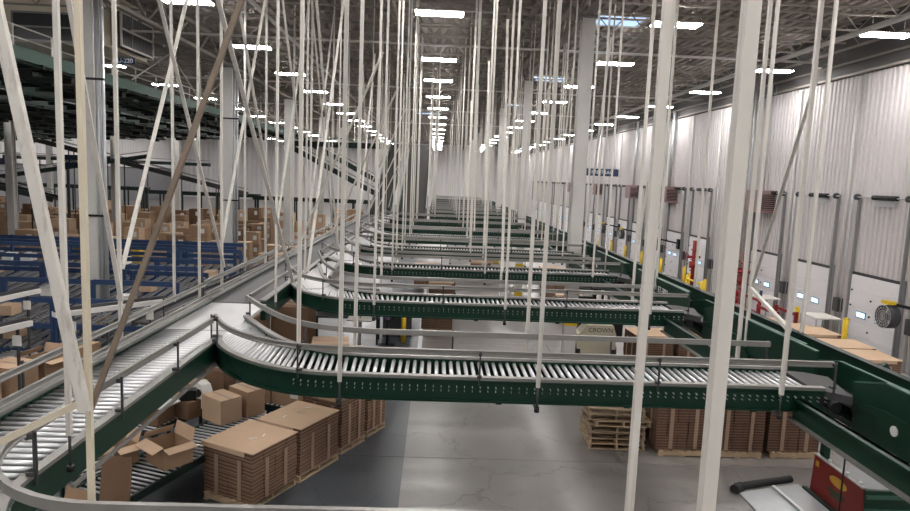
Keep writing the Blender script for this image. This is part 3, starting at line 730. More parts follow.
# conveyors at the end of the upper deck
def slanted(name, label, p, q, w=1.0, m='deepgreen', h=0.4, cat='conveyor', group=None, legs=False):
    p = Vector(p); q = Vector(q); t = thing(name, label, cat, p, 0, group); d = (q-p); s = Vector((d.y, -d.x, 0)).normalized()
    for sg in (-1, 1):
        MB().bar(p+s*sg*w/2, q+s*sg*w/2, 0.08, h).build('side_channel', m, t)
        MB().bar(p+s*sg*w/2+Vector((0,0,h*1.3)), q+s*sg*w/2+Vector((0,0,h*1.3)), 0.05, 0.05).build('guard_rail', 'rail', t)
    MB().bar(p, q, w, 0.05).build('belt', 'darkbelt', t)
    for f in (0.15, 0.5, 0.85):
        c = p.lerp(q, f)
        for sg in (-1, 1):
            e = c+s*sg*w/2
            MB().bar((e.x, e.y, 0) if legs else e, e if legs else (e.x, e.y, 11.74), 0.06, 0.06).build('leg' if legs else 'hanger', m if legs else 'white', t)
    return t
slanted('cross_conveyor', 'green conveyor crossing from the upper deck to the tops of the inclines', (-13.0, 57.5, 8.0), (-1.2, 49.5, 7.75))
slanted('decline_conveyor', 'upper of two green conveyors sloping down behind the main line', (-13.2, 62, 8.9), (-5.6, 62, 5.0))
slanted('decline_conveyor', 'lower of two green conveyors sloping down behind the main line', (-13.5, 60, 7.9), (-5.6, 60, 3.9))
slanted('far_conveyor', 'grey conveyor sloping down before the left wall beside the navy sign', (-31, 52, 7.2), (-15.5, 54, 3.6), m='dkgrey', h=0.3, legs=True)
slanted('far_conveyor', 'green conveyor sloping up towards the left edge under the deck', (-31.5, 46, 4.2), (-22, 50.5, 6.3), h=0.3, legs=True)
slanted('far_conveyor', 'level green conveyor far back before the left wall', (-40, 62, 5.9), (-22, 64, 5.9), h=0.3, legs=True)
slanted('far_conveyor', 'short green conveyor sloping in from the left edge above the cartons', (-34, 44, 4.9), (-24.5, 43, 3.2), h=0.35, legs=True)
# low green conveyor stands behind the cartons
for i, (x0, x1, y, z) in enumerate(((-44, -30, 69, 3.2), (-30, -18, 67, 3.0), (-18, -6.5, 65, 2.9))):
    t = thing('elevated_conveyor', 'dark green conveyor on legs behind the carton field, %s from the left' % ORD[i], 'conveyor', ((x0+x1)/2, y, 0), 0, 'conveyors on legs behind the cartons')
    MB().box(x0, x1, y-0.5, y-0.42, z-0.2, z+0.15).build('side_channel', 'deepgreen', t); MB().box(x0, x1, y+0.42, y+0.5, z-0.2, z+0.15).build('side_channel', 'deepgreen', t)
    MB().box(x0, x1, y-0.42, y+0.42, z-0.02, z+0.03).build('belt', 'darkbelt', t)
    x = x0+0.3
    while x < x1:
        MB().box(x-0.06, x+0.06, y-0.5, y-0.38, 0, z).build('leg', 'deepgreen', t); MB().box(x-0.06, x+0.06, y+0.38, y+0.5, 0, z).build('leg', 'deepgreen', t); x += 1.9
# air handling unit hanging at the upper left
t = thing('air_handler', 'hanging cream air handling unit with dark louvred filters at upper left', 'air handler', (-13.5, 27, 9.55))
X0, X1, Y0, Y1, Z0, Z1 = -15.4, -11.9, 24.0, 27.4, 9.75, 11.7
MB().box(X0, X1, Y0, Y1, Z0, Z1).build('casing', 'cream', t)
MB().box(X0+0.4, X1-0.3, Y0-0.06, Y0, Z0+0.05, Z0+1.0).build('front_louvre', 'black', t)
for z in (Z0+0.05, Z0+0.52, Z0+1.0): MB().box(X0+0.38, X1-0.28, Y0-0.09, Y0-0.05, z-0.03, z+0.03).build('louvre_frame', 'grey', t)
for x in (X0+0.38, -13.6, X1-0.30): MB().box(x-0.03, x+0.03, Y0-0.09, Y0-0.05, Z0+0.05, Z0+1.0).build('louvre_frame', 'grey', t)
sf = MB().box(X1, X1+0.35, Y0+0.5, Y1-0.3, Z0+0.12, Z0+1.3).build('filter_box', 'dkgrey', t)
for z in (Z0+0.12, Z0+0.72, Z0+1.3): MB().box(X1+0.34, X1+0.40, Y0+0.45, Y1-0.25, z-0.035, z+0.035).build('filter_frame', 'white', t)
for y in (Y0+0.48, Y1-0.28): MB().box(X1+0.34, X1+0.40, y-0.035, y+0.035, Z0+0.12, Z0+1.3).build('filter_frame', 'white', t)
fn = MB()
for j in range(20): fn.box(X1+0.345, X1+0.36, Y0+0.6+j*0.125, Y0+0.63+j*0.125, Z0+0.14, Z0+1.28)
fn.build('filter_fins', 'grey', t)
MB().bar((X1+0.2, Y0-6, 11.5), (X1+0.2, Y1+14, 11.0), 0.25, 0.12).build('duct', 'joist', t)
def hung_sign(x, y, z, w, h, body, size, label, wires=True, board='signblue'):
    t = thing('hanging_sign', label, 'sign', (x, y, z))
    MB().box(-w/2, w/2, -0.015, 0.015, -h/2, h/2).build('board', board, t, True)
    o = inst('lettering', text_mesh(body, size, 'signwhite'), t, (0, -0.02, 0)); o.rotation_euler = (R(90), 0, 0)
    if wires:
        for sx in (-w*0.4, w*0.4): MB().tube((sx, 0, h/2), (sx, 0, 11.74-z), 0.008, 5).build('wire', 'galv', t, True)
    return t
hung_sign(7.6, 30.0, 6.12, 1.5, 0.33, 'PRE-TRAIL', 0.22, 'long navy sign with white letters hanging before the dock wall')
hung_sign(-10.85, 23.3, 9.14, 0.66, 0.22, 'U-220', 0.21, 'small blue sign reading U-220 under the air handler')
hung_sign(-24.55, 45, 5.68, 1.6, 0.85, 'QA SAMPLE', 0.26, 'navy sign with white letters hanging over the carton field at left')
hung_sign(-30.2, 47, 5.5, 1.1, 0.45, '', 0.2, 'small blank dark sign left of the navy lettered sign')
# ================================================================== dock wall equipment
def heater(y, label):
    t = thing('unit_heater', label, 'heater', (14.4, y, 5.1), 0, 'unit heaters on the dock wall')
    MB().box(-0.05, 0.75, -0.55, 0.55, -0.5, 0.5).build('casing', 'maroon', t, True)
    MB().box(-0.05, 0.75, -0.60, -0.55, -0.5, 0.5).build('louvre_face', 'maroon', t, True)
    MB().box(0.05, 0.68, -0.63, -0.60, -0.38, 0.34).build('grille_back', 'black', t, True)
    for i in range(8): MB().obox((0.365, -0.65, -0.33+0.09*i), (0.62, 0.06, 0.015), rx=0.5).build('louvre', 'maroon', t, True)
    for xx in (0.1, 0.62): MB().tube((xx, 0, 0.5), (xx, 0, 5.2), 0.01, 5).build('hanging_rod', 'galv', t, True)
    MB().tube((0.45, 0.2, 0.5), (0.45, 0.2, 5.2), 0.10, 10).build('flue', 'galv', t, True)
    return t
h0 = heater(29.3, 'brown unit heater with louvred face beside the tall pipes on the dock wall')
for y, l in ((41.2, 'brown louvred unit heater on the dock wall, second from the front'), (48.8, 'brown louvred unit heater on the dock wall, third from the front'), (59.5, 'brown louvred unit heater on the dock wall, fourth from the front'), (71, 'brown louvred unit heater on the dock wall, fifth from the front')):
    c = copy_tree(h0); c.location.y = y; c['label'] = l
cc = 0
for k in range(-2, 14):
    yb = 21.55+DP*k+DP/2
    for dy, r_, zt in ((-0.18, 0.03, 5.6), (0.12, 0.045, 9.8)):
        o = bpy.data.objects.new('wall_pipe', MB().tube((0, 0, 0), (0, 0, zt), r_, 8).mesh('wall_pipe', 'galv' if zt < 6 else 'column')); COL.objects.link(o); o.location = (WX-0.12, yb+dy, 0)
        tag(o, ('short' if zt < 6 else 'tall') + ' galvanised pipe on the white wall between dock doors, %s bay from the front' % ORD[k+2], 'pipe', 'pipes on the dock wall')
    cb = MB().box(WX-0.25, WX-0.05, yb-0.2, yb+0.1, 1.25, 1.75).build('control_box', 'dkgrey'); tag(cb, 'dark door control box on the wall between dock doors, %s bay from the front' % ORD[k+2], 'box', 'door control boxes')
for i, (y, r_) in enumerate(((30.9, 0.09), (30.55, 0.06), (31.3, 0.11))):
    o = MB().tube((14.75, y, 0.0), (14.75, y, 11.7), r_, 12).build('riser_pipe', 'galv' if i else 'white'); tag(o, ('white', 'thin galvanised', 'thick galvanised')[i]+' riser pipe climbing the dock wall above the red valves', 'pipe', 'riser pipes')
def riser(y, x, label):
    t = thing('sprinkler_valve', label, 'valve', (x, y, 0), 0, 'red sprinkler valves')
    MB().tube((0, 0, 0), (0, 0, 2.7), 0.10, 12).build('riser', 'red', t, True)
    MB().tube((0, 0, 1.2), (0, 0, 1.55), 0.22, 12).build('valve_body', 'red', t, True)
    MB().tube((-0.35, 0, 1.8), (0.35, 0, 1.8), 0.08, 10).build('branch', 'red', t, True)
    for z in (0.8, 1.05, 1.65, 2.2): MB().tube((0, 0, z-0.03), (0, 0, z+0.03), 0.17, 12).build('flange', 'red', t, True)
    w_ = MB()
    for i in range(12):
        a, b = 2*math.pi*i/12, 2*math.pi*(i+1)/12
        w_.tube((-0.4, 0.2*math.cos(a), 1.8+0.2*math.sin(a)), (-0.4, 0.2*math.cos(b), 1.8+0.2*math.sin(b)), 0.02, 5)
    w_.tube((-0.4, -0.2, 1.8), (-0.4, 0.2, 1.8), 0.015, 5); w_.build('hand_wheel', 'red', t, True)
    return t
r0 = riser(29.5, 14.4, 'red sprinkler valve with hand wheel, nearest of the three by the dark door')
for y, x, l in ((30.4, 14.4, 'red sprinkler valve with hand wheel, middle one by the dark door'), (35.2, 14.3, 'red sprinkler valve standing beyond the dark side door')):
    c = copy_tree(r0); c.location = (x, y, 0); c['label'] = l
def bollard(x, y, h, label):
    t = thing('bollard', label, 'bollard', (x, y, 0), 0, 'yellow bollards by the dock doors')
    MB().tube((0, 0, 0), (0, 0, h-0.05), 0.085, 14).build('post', 'yellow', t, True); MB().tube((0, 0, h-0.05), (0, 0, h), 0.085, 14, 0.05).build('cap', 'yellow', t, True)
    return t
bl = [(13.6, 20.6, 1.55)]+[(13.9, 21.55+DP*k-DP/2+0.55, 1.25) for k in (1, 2, 4, 5, 6, 7, 8, 9)]+[(12.9, 32.2, 1.3), (12.9, 30.2, 1.3)]
for i, (x, y, h) in enumerate(bl): bollard(x, y, h, 'yellow steel bollard before the dock doors, %s from the front' % ORD[i] if i < 9 else 'yellow steel bollard guarding the red valves, %s side' % ('far', 'near')[i-9])
t = thing('guard_barrier', 'yellow tube barrier in front of the red sprinkler valves', 'barrier', (12.6, 31, 0))
for y in (29.8, 31.6): MB().tube((12.6, y, 0), (12.6, y, 1.25), 0.07, 12).build('post', 'yellow', t)
for z in (0.6, 1.1): MB().tube((12.6, 29.8, z), (12.6, 31.6, z), 0.05, 10).build('rail', 'yellow', t)
def fan(y, label):
    t = thing('dock_fan', label, 'fan', (WX-0.1, y, 1.9), 0, 'dock fans on swing arms')
    def ring(x0, x1, r1, n=24):
        m = MB(); vs = []; fs = []
        for i in range(n):
            a = 2*math.pi*i/n; c_, s_ = math.cos(a), math.sin(a)
            vs += [(x0, r1*c_, r1*s_), (x1, r1*c_, r1*s_), (x1, (r1-0.02)*c_, (r1-0.02)*s_), (x0, (r1-0.02)*c_, (r1-0.02)*s_)]
        for i in range(n):
            j = (i+1) % n
            for q in range(4): fs.append((4*i+q, 4*i+(q+1) % 4, 4*j+(q+1) % 4, 4*j+q))
        m.add(vs, fs, True); return m
    base = Vector((-1.1, 0.35, 0))
    def shift(m): m.v = [tuple(Vector(p)+base) for p in m.v]; return m
    shift(ring(-0.16, 0.16, 0.36)).build('shroud', 'dkgrey', t, True)
    g = ring(-0.17, -0.155, 0.36); 
    for r_ in (0.12, 0.2, 0.28): g2 = ring(-0.172, -0.165, r_); g.add(g2.v, g2.f)
    for i in range(8):
        a = math.pi*i/8; g.bar((-0.17, -0.35*math.cos(a), -0.35*math.sin(a)), (-0.17, 0.35*math.cos(a), 0.35*math.sin(a)), 0.008, 0.008)
    shift(g).build('guard', 'galv', t, True)
    b = MB()
    for i in range(4):
        a = math.pi*i/2+0.3; b.obox((0.0, 0.17*math.cos(a), 0.17*math.sin(a)), (0.03, 0.30, 0.14), rx=a)
    shift(b).build('blades', 'grey', t, True)
    shift(MB().tube((-0.1, 0, 0), (0.14, 0, 0), 0.09, 12)).build('motor', 'dkgrey', t, True)
    MB().bar((-1.0, 0.30, 0.40), (0.0, -0.75, 0.22), 0.07, 0.09).build('swing_arm', 'black', t, True)
    MB().box(-0.16, 0.04, -0.95, -0.65, -0.1, 0.5).build('wall_bracket', 'black', t, True)
    shift(MB().obox((-0.02, 0.0, 0.44), (0.26, 0.32, 0.10))).build('lamp_head', 'yellow', t, True)
    return t
f0 = fan(18.9, 'round silver dock fan on black arm before the nearest dock door')
for i, y in enumerate((40.3, 48.0, 53.5)):
    c = copy_tree(f0); c.location.y = y; c['label'] = 'round silver dock fan on black arm, %s from the front along the wall' % ORD[i+1]
for i, (y, x) in enumerate(((23.2, 14.2), (27.0, 14.0))):
    t = thing('dock_desk', 'small grey stand up desk between dock doors, %s from the front' % ORD[i], 'desk', (x, y, 0), 0, 'dock desks')
    MB().box(-0.35, 0.6, -0.55, 0.55, 1.05, 1.10).build('desktop', 'white', t, True)
    for a in (-0.3, 0.55):
        for b in (-0.5, 0.5): MB().box(a-0.02, a+0.02, b-0.02, b+0.02, 0, 1.05).build('leg', 'galv', t, True)
for i, (y0, y1) in enumerate(((22.9, 24.3), (25.6, 27.6))):
    t = thing('steel_stand', 'red steel stand beside the dock wall behind the trunk, %s one' % ('nearer', 'farther')[i], 'stand', (12.9, (y0+y1)/2, 0), 0, 'red steel stands')
    for x in (12.55, 13.25):
        for y in (y0, y1): MB().box(x-0.05, x+0.05, y-0.05, y+0.05, 0, 1.25).build('leg', 'red', t)
        for z in (0.6, 1.15): MB().box(x-0.03, x+0.03, y0, y1, z-0.05, z+0.05).build('side_rail', 'red', t)
    MB().box(12.5, 13.3, y0, y1, 0.62, 0.66).build('shelf', 'red', t)
tag(MB().tube((14.0, 27.0, 1.10), (14.0, 27.0, 1.36), 0.06, 12).build('spray_bottle', 'blue'), 'small blue bottle standing on the dock desk by the white strut', 'bottle')
# ================================================================== pallets and carton loads
def pallet(loc, rz, label, group, m='wood'):
    t = thing('pallet', label, 'pallet', loc, rz, group)
    for y in (-0.56, 0, 0.56):
        MB().box(-0.5, 0.5, y-0.02, y+0.02, 0.018, 0.108).build('stringer', m, t, True)
    for i in range(7):
        x = -0.45+0.15*i; MB().box(x-0.05, x+0.05, -0.6, 0.6, 0.109, 0.126).build('deck_board', m, t, True)
    for x in (-0.45, 0, 0.45): MB().box(x-0.05, x+0.05, -0.6, 0.6, 0, 0.017).build('bottom_board', m, t, True)
    return t
PAL = {}
def add_pallet(loc, rz, label, group, m='wood'):
    if m not in PAL: PAL[m] = pallet(loc, rz, label, group, m); return PAL[m]
    c = copy_tree(PAL[m]); c.location = loc; c.rotation_euler = (0, 0, rz); tag(c, label, 'pallet', group); return c
BUN = {}
def load(x, y, rz, h, label, nx=3, ny=3, w=1.02, d=1.12, top='card2', sheet=True, pal_label=None, group='pallet loads of flattened cartons', m='bundle', rows=4, straps=True):
    if pal_label:
        pp = add_pallet((x, y, 0.001), rz, pal_label, 'pallets under carton loads'); pp.scale = (w/1.0 if w < 0.98 else 1, d/1.2+0.02 if d < 1.0 else 1, 1)
    t = thing('carton_stack', label, 'carton stack', (x, y, 0.128), rz, group)
    bh = (h-0.128)/rows; bw = w/nx; bd = d/ny
    for k in range(rows):
        for i in range(nx):
            for j in range(ny):
                if 0 < i < nx-1 and 0 < j < ny-1 and k < rows-1: continue
                key = (round(bw, 3), round(bd, 3), round(bh, 3), m)
                if key not in BUN: BUN[key] = MB().box(-bw/2+0.004, bw/2-0.004, -bd/2+0.004, bd/2-0.004, 0.003, bh-0.003).mesh('carton_bundle', key[3])
                o = inst('carton_bundle', BUN[key], t, (-w/2+bw*(i+0.5)+random.uniform(-0.008, 0.008), -d/2+bd*(j+0.5)+random.uniform(-0.008, 0.008), k*bh), random.uniform(-0.012, 0.012))
    if sheet:
        MB().obox((0.0, 0.0, h-0.128+0.008), (w+0.03, d+0.03, 0.010), 0.01).build('top_sheet', top, t, True)
        MB().box(-w/2-0.02, w/2-0.15, -d/2-0.03, -d/2-0.022, h-0.128-0.07, h-0.128+0.012).build('sheet_flap', top, t, True)
    if straps:
        for xx in (-w*0.22, w*0.25):
            for yy in (-d/2-0.012, d/2+0.012): MB().box(xx-0.04, xx+0.04, yy-0.003, yy+0.003, 0.02, h-0.128-0.16).build('strap', 'tape', t, True)
        for yy in (-d*0.2, d*0.22):
            for xx in (-w/2-0.012, w/2+0.012): MB().box(xx-0.003, xx+0.003, yy-0.04, yy+0.04, 0.02, h-0.128-0.16).build('strap', 'tape', t, True)
    return t
rzA = R(-28)
load(-3.06, 10.93, rzA, 1.00, 'carton bundle load with folded top sheet, nearest in the slanted row left of aisle', 4, 4, 1.10, 1.10, pal_label='pallet under the nearest load of the slanted row')
load(-2.46, 12.02, rzA, 1.00, 'carton bundle load in the middle of the slanted row left of aisle', 3, 3, 1.0, 1.14, pal_label='pallet under the middle load of the slanted row')
load(-1.93, 13.10, rzA, 1.14, 'taller carton bundle load, third of the slanted row, beside the front hanger', 3, 2, 0.92, 0.82, pal_label='pallet under the third load of the slanted row')
load(-1.48, 13.92, rzA, 1.00, 'carton bundle load at the far end of the slanted row', 3, 2, 0.80, 0.68, pal_label='pallet under the far load of the slanted row')
# twine and scraps on the two front loads
for i, (x, y) in enumerate(((-3.0, 10.8), (-2.85, 10.95), (-2.5, 12.15), (-2.35, 12.35), (-2.7, 11.85))):
    tag(MB().obox((x, y, 1.022), (0.14, 0.03, 0.006), 0.5+i).build('label_scrap', 'paper'), 'scrap of white label on the %s' % ('folded sheet of the nearest slanted row load' if i < 2 else 'middle load of the slanted row'), 'label', 'label scraps on the carton loads')
# right row on the floor behind the front branch
for i, (x, y) in enumerate(((5.32, 13.45), (6.50, 13.45), (7.72, 13.50))):
    load(x, y, R(1), 1.32, 'tall carton bundle load behind the front branch, %s right of the empty pallets' % ORD[i], 5, 3, 1.12, 1.05, top='card', pal_label='pallet under the %s load right of the empty pallets' % ORD[i], m='bundle2')
# empty pallet stack
zz = 0.001
for i in range(7):
    add_pallet((4.02 + (0.10 if i in (4,) else random.uniform(-0.03, 0.03)), 13.6 + random.uniform(-0.03, 0.03), zz), R(90)+random.uniform(-0.05, 0.05) if i != 6 else R(84), 'empty wooden pallet in the stack by the aisle, %s from the floor' % ORD[i], 'stack of empty pallets', 'wood' if i in (0, 1, 4) else 'wood2'); zz += 0.128
# loads in front of the dock doors and between
for i, (x, y, h) in enumerate(((12.0, 17.1, 1.22), (12.15, 18.35, 1.22), (11.9, 19.6, 1.30), (12.1, 20.9, 1.12), (11.9, 22.2, 1.05), (11.7, 25.0, 0.9))):
    load(x, y, R(2*i-4), h, 'carton bundle load beside the dock doors beyond the trunk, %s from the front' % ORD[i], 3, 3, 1.2, 1.1, rows=3, pal_label='pallet of the %s load beside the dock doors' % ORD[i])
for i, (x, y, h) in enumerate(((6.55, 19.0, 1.22), (7.8, 19.0, 1.2), (9.05, 18.8, 1.2), (7.1, 17.4, 0.62), (8.5, 17.2, 0.8))):
    load(x, y, R(3), h, 'carton bundle load between forklift and trunk, %s of five' % ORD[i], 4, 3, 1.12, 1.05, rows=3, pal_label='pallet of the %s load between forklift and trunk' % ORD[i], m='bundle2')
for i, (x, y, h) in enumerate(((5.6, 26.6, 1.0), (5.7, 30.2, 1.1), (6.2, 34.0, 1.1), (-0.1+0.3, 23.6, 1.15), (0.4, 28.0, 1.1), (2.6, 36, 1.0), (-0.4, 33, 1.2))):
    load(x, y, R(-2), h, 'brown carton load on the aisle floor under the far branches, %s from the front' % ORD[i], 2, 2, 1.12, 1.0, rows=2, pal_label='pallet of the %s far carton load in the aisle' % ORD[i], straps=False)
# ------------------------------------------------------------------ cartons
def carton(x, y, z, rz, w, d, h, label, m='card', group=None, opened=False, lab=False, cat='carton', tape=True):
    t = thing('carton', label, cat, (x, y, z), rz, group)
    if not opened:
        MB().box(-w/2, w/2, -d/2, d/2, 0.001, h-0.004).build('body', m, t, True)
        for s in (-1, 1):
            MB().box(-w/2+0.001, w/2-0.001, min(s*0.003, s*(d/2-0.001)), max(s*0.003, s*(d/2-0.001)), h-0.004, h).build('flap', m if m != 'card' else 'card2', t, True)
        if tape: MB().box(-w/2-0.001, w/2+0.001, -0.03, 0.03, h, h+0.002).build('tape', 'tape', t, True)
    else:
        b = MB(); e = 0.008
        b.box(-w/2, w/2, -d/2, d/2, 0.001, e); b.box(-w/2, -w/2+e, -d/2, d/2, e, h); b.box(w/2-e, w/2, -d/2, d/2, e, h); b.box(-w/2+e, w/2-e, -d/2, -d/2+e, e, h); b.box(-w/2+e, w/2-e, d/2-e, d/2, e, h)
        b.build('body', m, t, True)
        for (cx, cy, sx, sy, rx, ry) in ((0, -d/2-0.09, w, 0.2, R(18), 0), (0, d/2+0.02, w, 0.22, R(75), 0), (-w/2-0.05, 0, 0.16, d, 0, R(-55)), (w/2+0.08, 0, 0.18, d, 0, R(12))):
            MB().obox((cx, cy, h+(0.1 if rx > 1 else 0.07 if ry < 0 else (-0.02 if ry > 0 else 0.0))), (sx, sy, 0.006), 0, rx, ry).build('flap', 'card2', t, True)
    if lab: MB().box(w*0.1, w*0.35, -d/2-0.003, -d/2-0.0005, h*0.4, h*0.75).build('address_label', 'paper', t, True)
    return t
# floor level roller tables at the lower left
def roller_table(x, y, z, rz, L, W, label, legs=True):
    t = thing('roller_table', label, 'conveyor', (x, y, 0), rz, 'floor level roller tables')
    for s in (-1, 1): MB().box(s*W/2-0.02, s*W/2+0.02, -L/2, L/2, z-0.11, z+0.01).build('side_channel', 'deepgreen', t, True)
    n = int(L/0.115)
    for i in range(n):
        o = inst('roller', ROLLER, t, (0, -L/2+0.06+i*0.115, z-0.018), 0); o.scale = (W-0.03, 0.75, 0.75)
    for yy in (-L/2+0.1, 0, L/2-0.1):
        for s in (-1, 1): MB().box(s*W/2-0.025, s*W/2+0.025, yy-0.025, yy+0.025, 0, z-0.11).build('leg', 'deepgreen', t, True)
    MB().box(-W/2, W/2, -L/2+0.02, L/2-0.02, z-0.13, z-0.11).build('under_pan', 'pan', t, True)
    return t
rzB = R(-20)
roller_table(-4.15, 11.1, 0.75, rzB, 3.9, 0.95, 'floor level roller table carrying the open cartons left of the slanted loads')
roller_table(-5.0, 13.0, 0.75, rzB, 2.6, 0.8, 'second floor level roller table behind the open cartons')
roller_table(-3.2, 13.5, 0.75, R(67), 2.0, 0.7, 'roller table passing below the bend of the front branch')
roller_table(-5.62, 10.4, 0.74, R(62), 1.4, 0.8, 'short roller table turning left under the main conveyor')
carton(-4.25, 10.40, 0.756, R(-40), 0.58, 0.50, 0.36, 'open brown carton with raised flaps on the roller table', opened=True)
carton(-5.08, 10.42, 0.756, R(-41), 0.62, 0.36, 0.32, 'open carton with torn flap and paper inside at the left of the table', opened=True, lab=True)
carton(-4.02, 12.33, 0.756, R(-38), 0.62, 0.46, 0.48, 'closed taped carton on the roller table, front one of a pair', 'card2')
carton(-3.66, 12.74, 0.756, R(-38), 0.62, 0.40, 0.52, 'closed taped carton on the roller table, rear one of a pair', 'card')
carton(-3.62, 13.66, 0.756, R(-23), 0.84, 0.5, 0.5, 'long carton with white label under the bend of the front branch', 'card', lab=True)
carton(-2.84, 13.34, 0.756, R(-23), 0.76, 0.5, 0.48, 'carton with white label right of the long one under the bend', 'card', lab=True)
carton(-4.6, 14.0, 0.756, rzB, 0.5, 0.4, 0.5, 'carton standing behind the machine under the bend', 'card3')
carton(-5.22, 12.15, 0.756, rzB, 0.5, 0.45, 0.34, 'dark brown carton in the shade beside the open cartons', 'card3')
carton(-4.72, 12.42, 0.756, R(-30), 0.42, 0.30, 0.34, 'patterned brown carton behind the open one with raised flaps', 'card3')
carton(-5.1, 13.2, 0.756, R(-10), 0.3, 0.25, 0.26, 'small carton next to the white label printer', 'card2')
carton(-5.0, 13.65, 0.756, R(-10), 0.36, 0.4, 0.3, 'carton lying far back on the second roller table', 'card')
tag(MB().obox((-5.2, 12.14, 1.12), (0.7, 0.5, 0.03), rzB).build('packing_shelf', 'paper'), 'white shelf board above the dark cartons under the main conveyor', 'shelf')
tag(MB().obox((-4.70, 12.42, 1.20), (0.3, 0.22, 0.20), 0.3).build('dark_bundle', 'black'), 'black cloth bundle lying on the shaded cartons', 'bundle')
for x_, y_ in ((-5.3, 12.95),): pass
t = thing('tape_machine', 'white tape machine with black oval window beside the taped cartons', 'machine', (-4.68, 13.1, 0.756), R(-50))
MB().prism([(-0.32, 0.0), (0.32, 0.0), (0.34, 0.34), (0.22, 0.48), (-0.05, 0.50), (-0.32, 0.26)], 'y', -0.10, 0.10).build('body', 'paper', t, True)
ov = [(0.05+0.20*math.cos(a), 0.27+0.09*math.sin(a)+0.05*math.cos(a)) for a in [2*math.pi*i/18 for i in range(18)]]
MB().prism(ov, 'y', -0.112, -0.10).build('window', 'black', t, True)
# cardboard sheets leaning in the lower left
tag(MB().obox((-4.47, 9.0, 0.75), (0.46, 0.02, 1.35), R(-8), R(-8)).build('cardboard_sheet', 'card3'), 'large flat cardboard sheet standing below the main conveyor bend', 'cardboard')
tag(MB().obox((-5.15, 9.2, 0.42), (0.6, 0.02, 0.8), R(-28), R(-14)).build('cardboard_sheet', 'card'), 'smaller cardboard sheet leaning left of the large one', 'cardboard')
# cartons on the table at the left edge
roller_table(-8.7, 13.6, 0.8, R(-12), 5.2, 0.9, 'roller table with a row of cartons at the left edge')
roller_table(-10.3, 13.5, 0.95, R(-12), 5.0, 1.2, 'wide bright roller table beyond the carton row at left')
for i in range(5):
    y = 11.6+0.9*i; x = -8.7-(13.6-y)*0.21
    carton(x, y, 0.802, R(-12)+random.uniform(-0.06, 0.06), 0.72, 0.70, 0.5+0.06*(i % 3), 'brown carton in the row on the left edge table, %s from the front' % ORD[i], random.choice(['card', 'card', 'card3']), 'row of cartons on the left edge table', opened=(i in (3, 6)), lab=(i == 4))
for i in range(4):
    carton(-6.7-0.05*i, 13.4+0.75*i, 0.0, R(-12), 0.62, 0.6, 0.95+0.1*(i % 2), 'tall brown carton on the floor behind the main conveyor, %s from the front' % ORD[i], random.choice(['card', 'card3']), 'tall cartons behind the main conveyor')
# shelving and bins seen under the second branch
t = thing('packing_bench', 'dark packing bench with black bins under the second branch', 'bench', (-2.85, 21.5, 0))
MB().box(-1.1, 1.1, -0.4, 0.4, 0.86, 0.92).build('bench_top', 'dkgrey', t, True)
for x in (-1.05, 1.05):
    for y in (-0.35, 0.35): MB().box(x-0.03, x+0.03, y-0.03, y+0.03, 0, 1.75).build('leg', 'black', t, True)
MB().box(-1.1, 1.1, -0.1, 0.4, 1.7, 1.75).build('upper_shelf', 'black', t, True); MB().box(-1.05, 1.05, 0.36, 0.4, 0.92, 1.7).build('back_panel', 'black', t, True)
for i, (x, y, w_, h) in enumerate(((-5.6, 19.2, 1.2, 1.35), (-4.35, 20.3, 1.15, 1.45), (-6.8, 19.6, 1.1, 1.3), (-3.05, 19.4, 1.1, 0.55), (-2.2, 18.6, 0.6, 0.5))):
    carton(x, y, 0, R(6*i-10), w_, 1.0, h, 'big brown carton on the floor below the second branch, %s from the left' % ('second', 'third', 'first', 'fourth', 'fifth')[i], ('card3', 'card3', 'card3', 'card2', 'card')[i], 'big cartons below the second branch')
t = thing('work_stand', 'small light grey work stand with a monitor left of the yellow post', 'stand', (-2.3, 20.6, 0))
MB().box(-0.4, 0.4, -0.3, 0.3, 0.95, 1.0).build('stand_top', 'white', t, True); MB().box(-0.05, 0.05, -0.05, 0.05, 0, 0.95).build('stand_column', 'grey', t, True); MB().box(-0.3, 0.3, -0.25, 0.25, 0, 0.04).build('stand_foot', 'grey', t, True)
MB().box(-0.22, 0.22, -0.03, 0.03, 1.1, 1.4).build('monitor', 'paper', t, True); MB().box(-0.03, 0.03, -0.02, 0.02, 1.0, 1.12).build('monitor_neck', 'grey', t, True)
t = thing('stretch_wrap_stand', 'black pole with purple wrap hanging under the second branch', 'stand', (-1.45, 21.0, 0))
MB().tube((0, 0, 0), (0, 0, 1.75), 0.04, 8).build('pole', 'black', t, True); MB().tube((0, 0, 0.9), (0.02, 0, 1.35), 0.07, 10, 0.05).build('purple_wrap', 'purple', t, True); MB().box(-0.25, 0.25, -0.25, 0.25, 0, 0.04).build('pole_foot', 'black', t, True)
bollard(-0.95, 21.6, 1.35, 'yellow bollard in the aisle seen under the second branch')
tag(MB().obox((-1.2, 22.3, 0.75), (1.0, 0.04, 1.5), 0.1).build('partition_board', 'dkgrey'), 'dark grey partition board behind the purple wrapped pole', 'board')
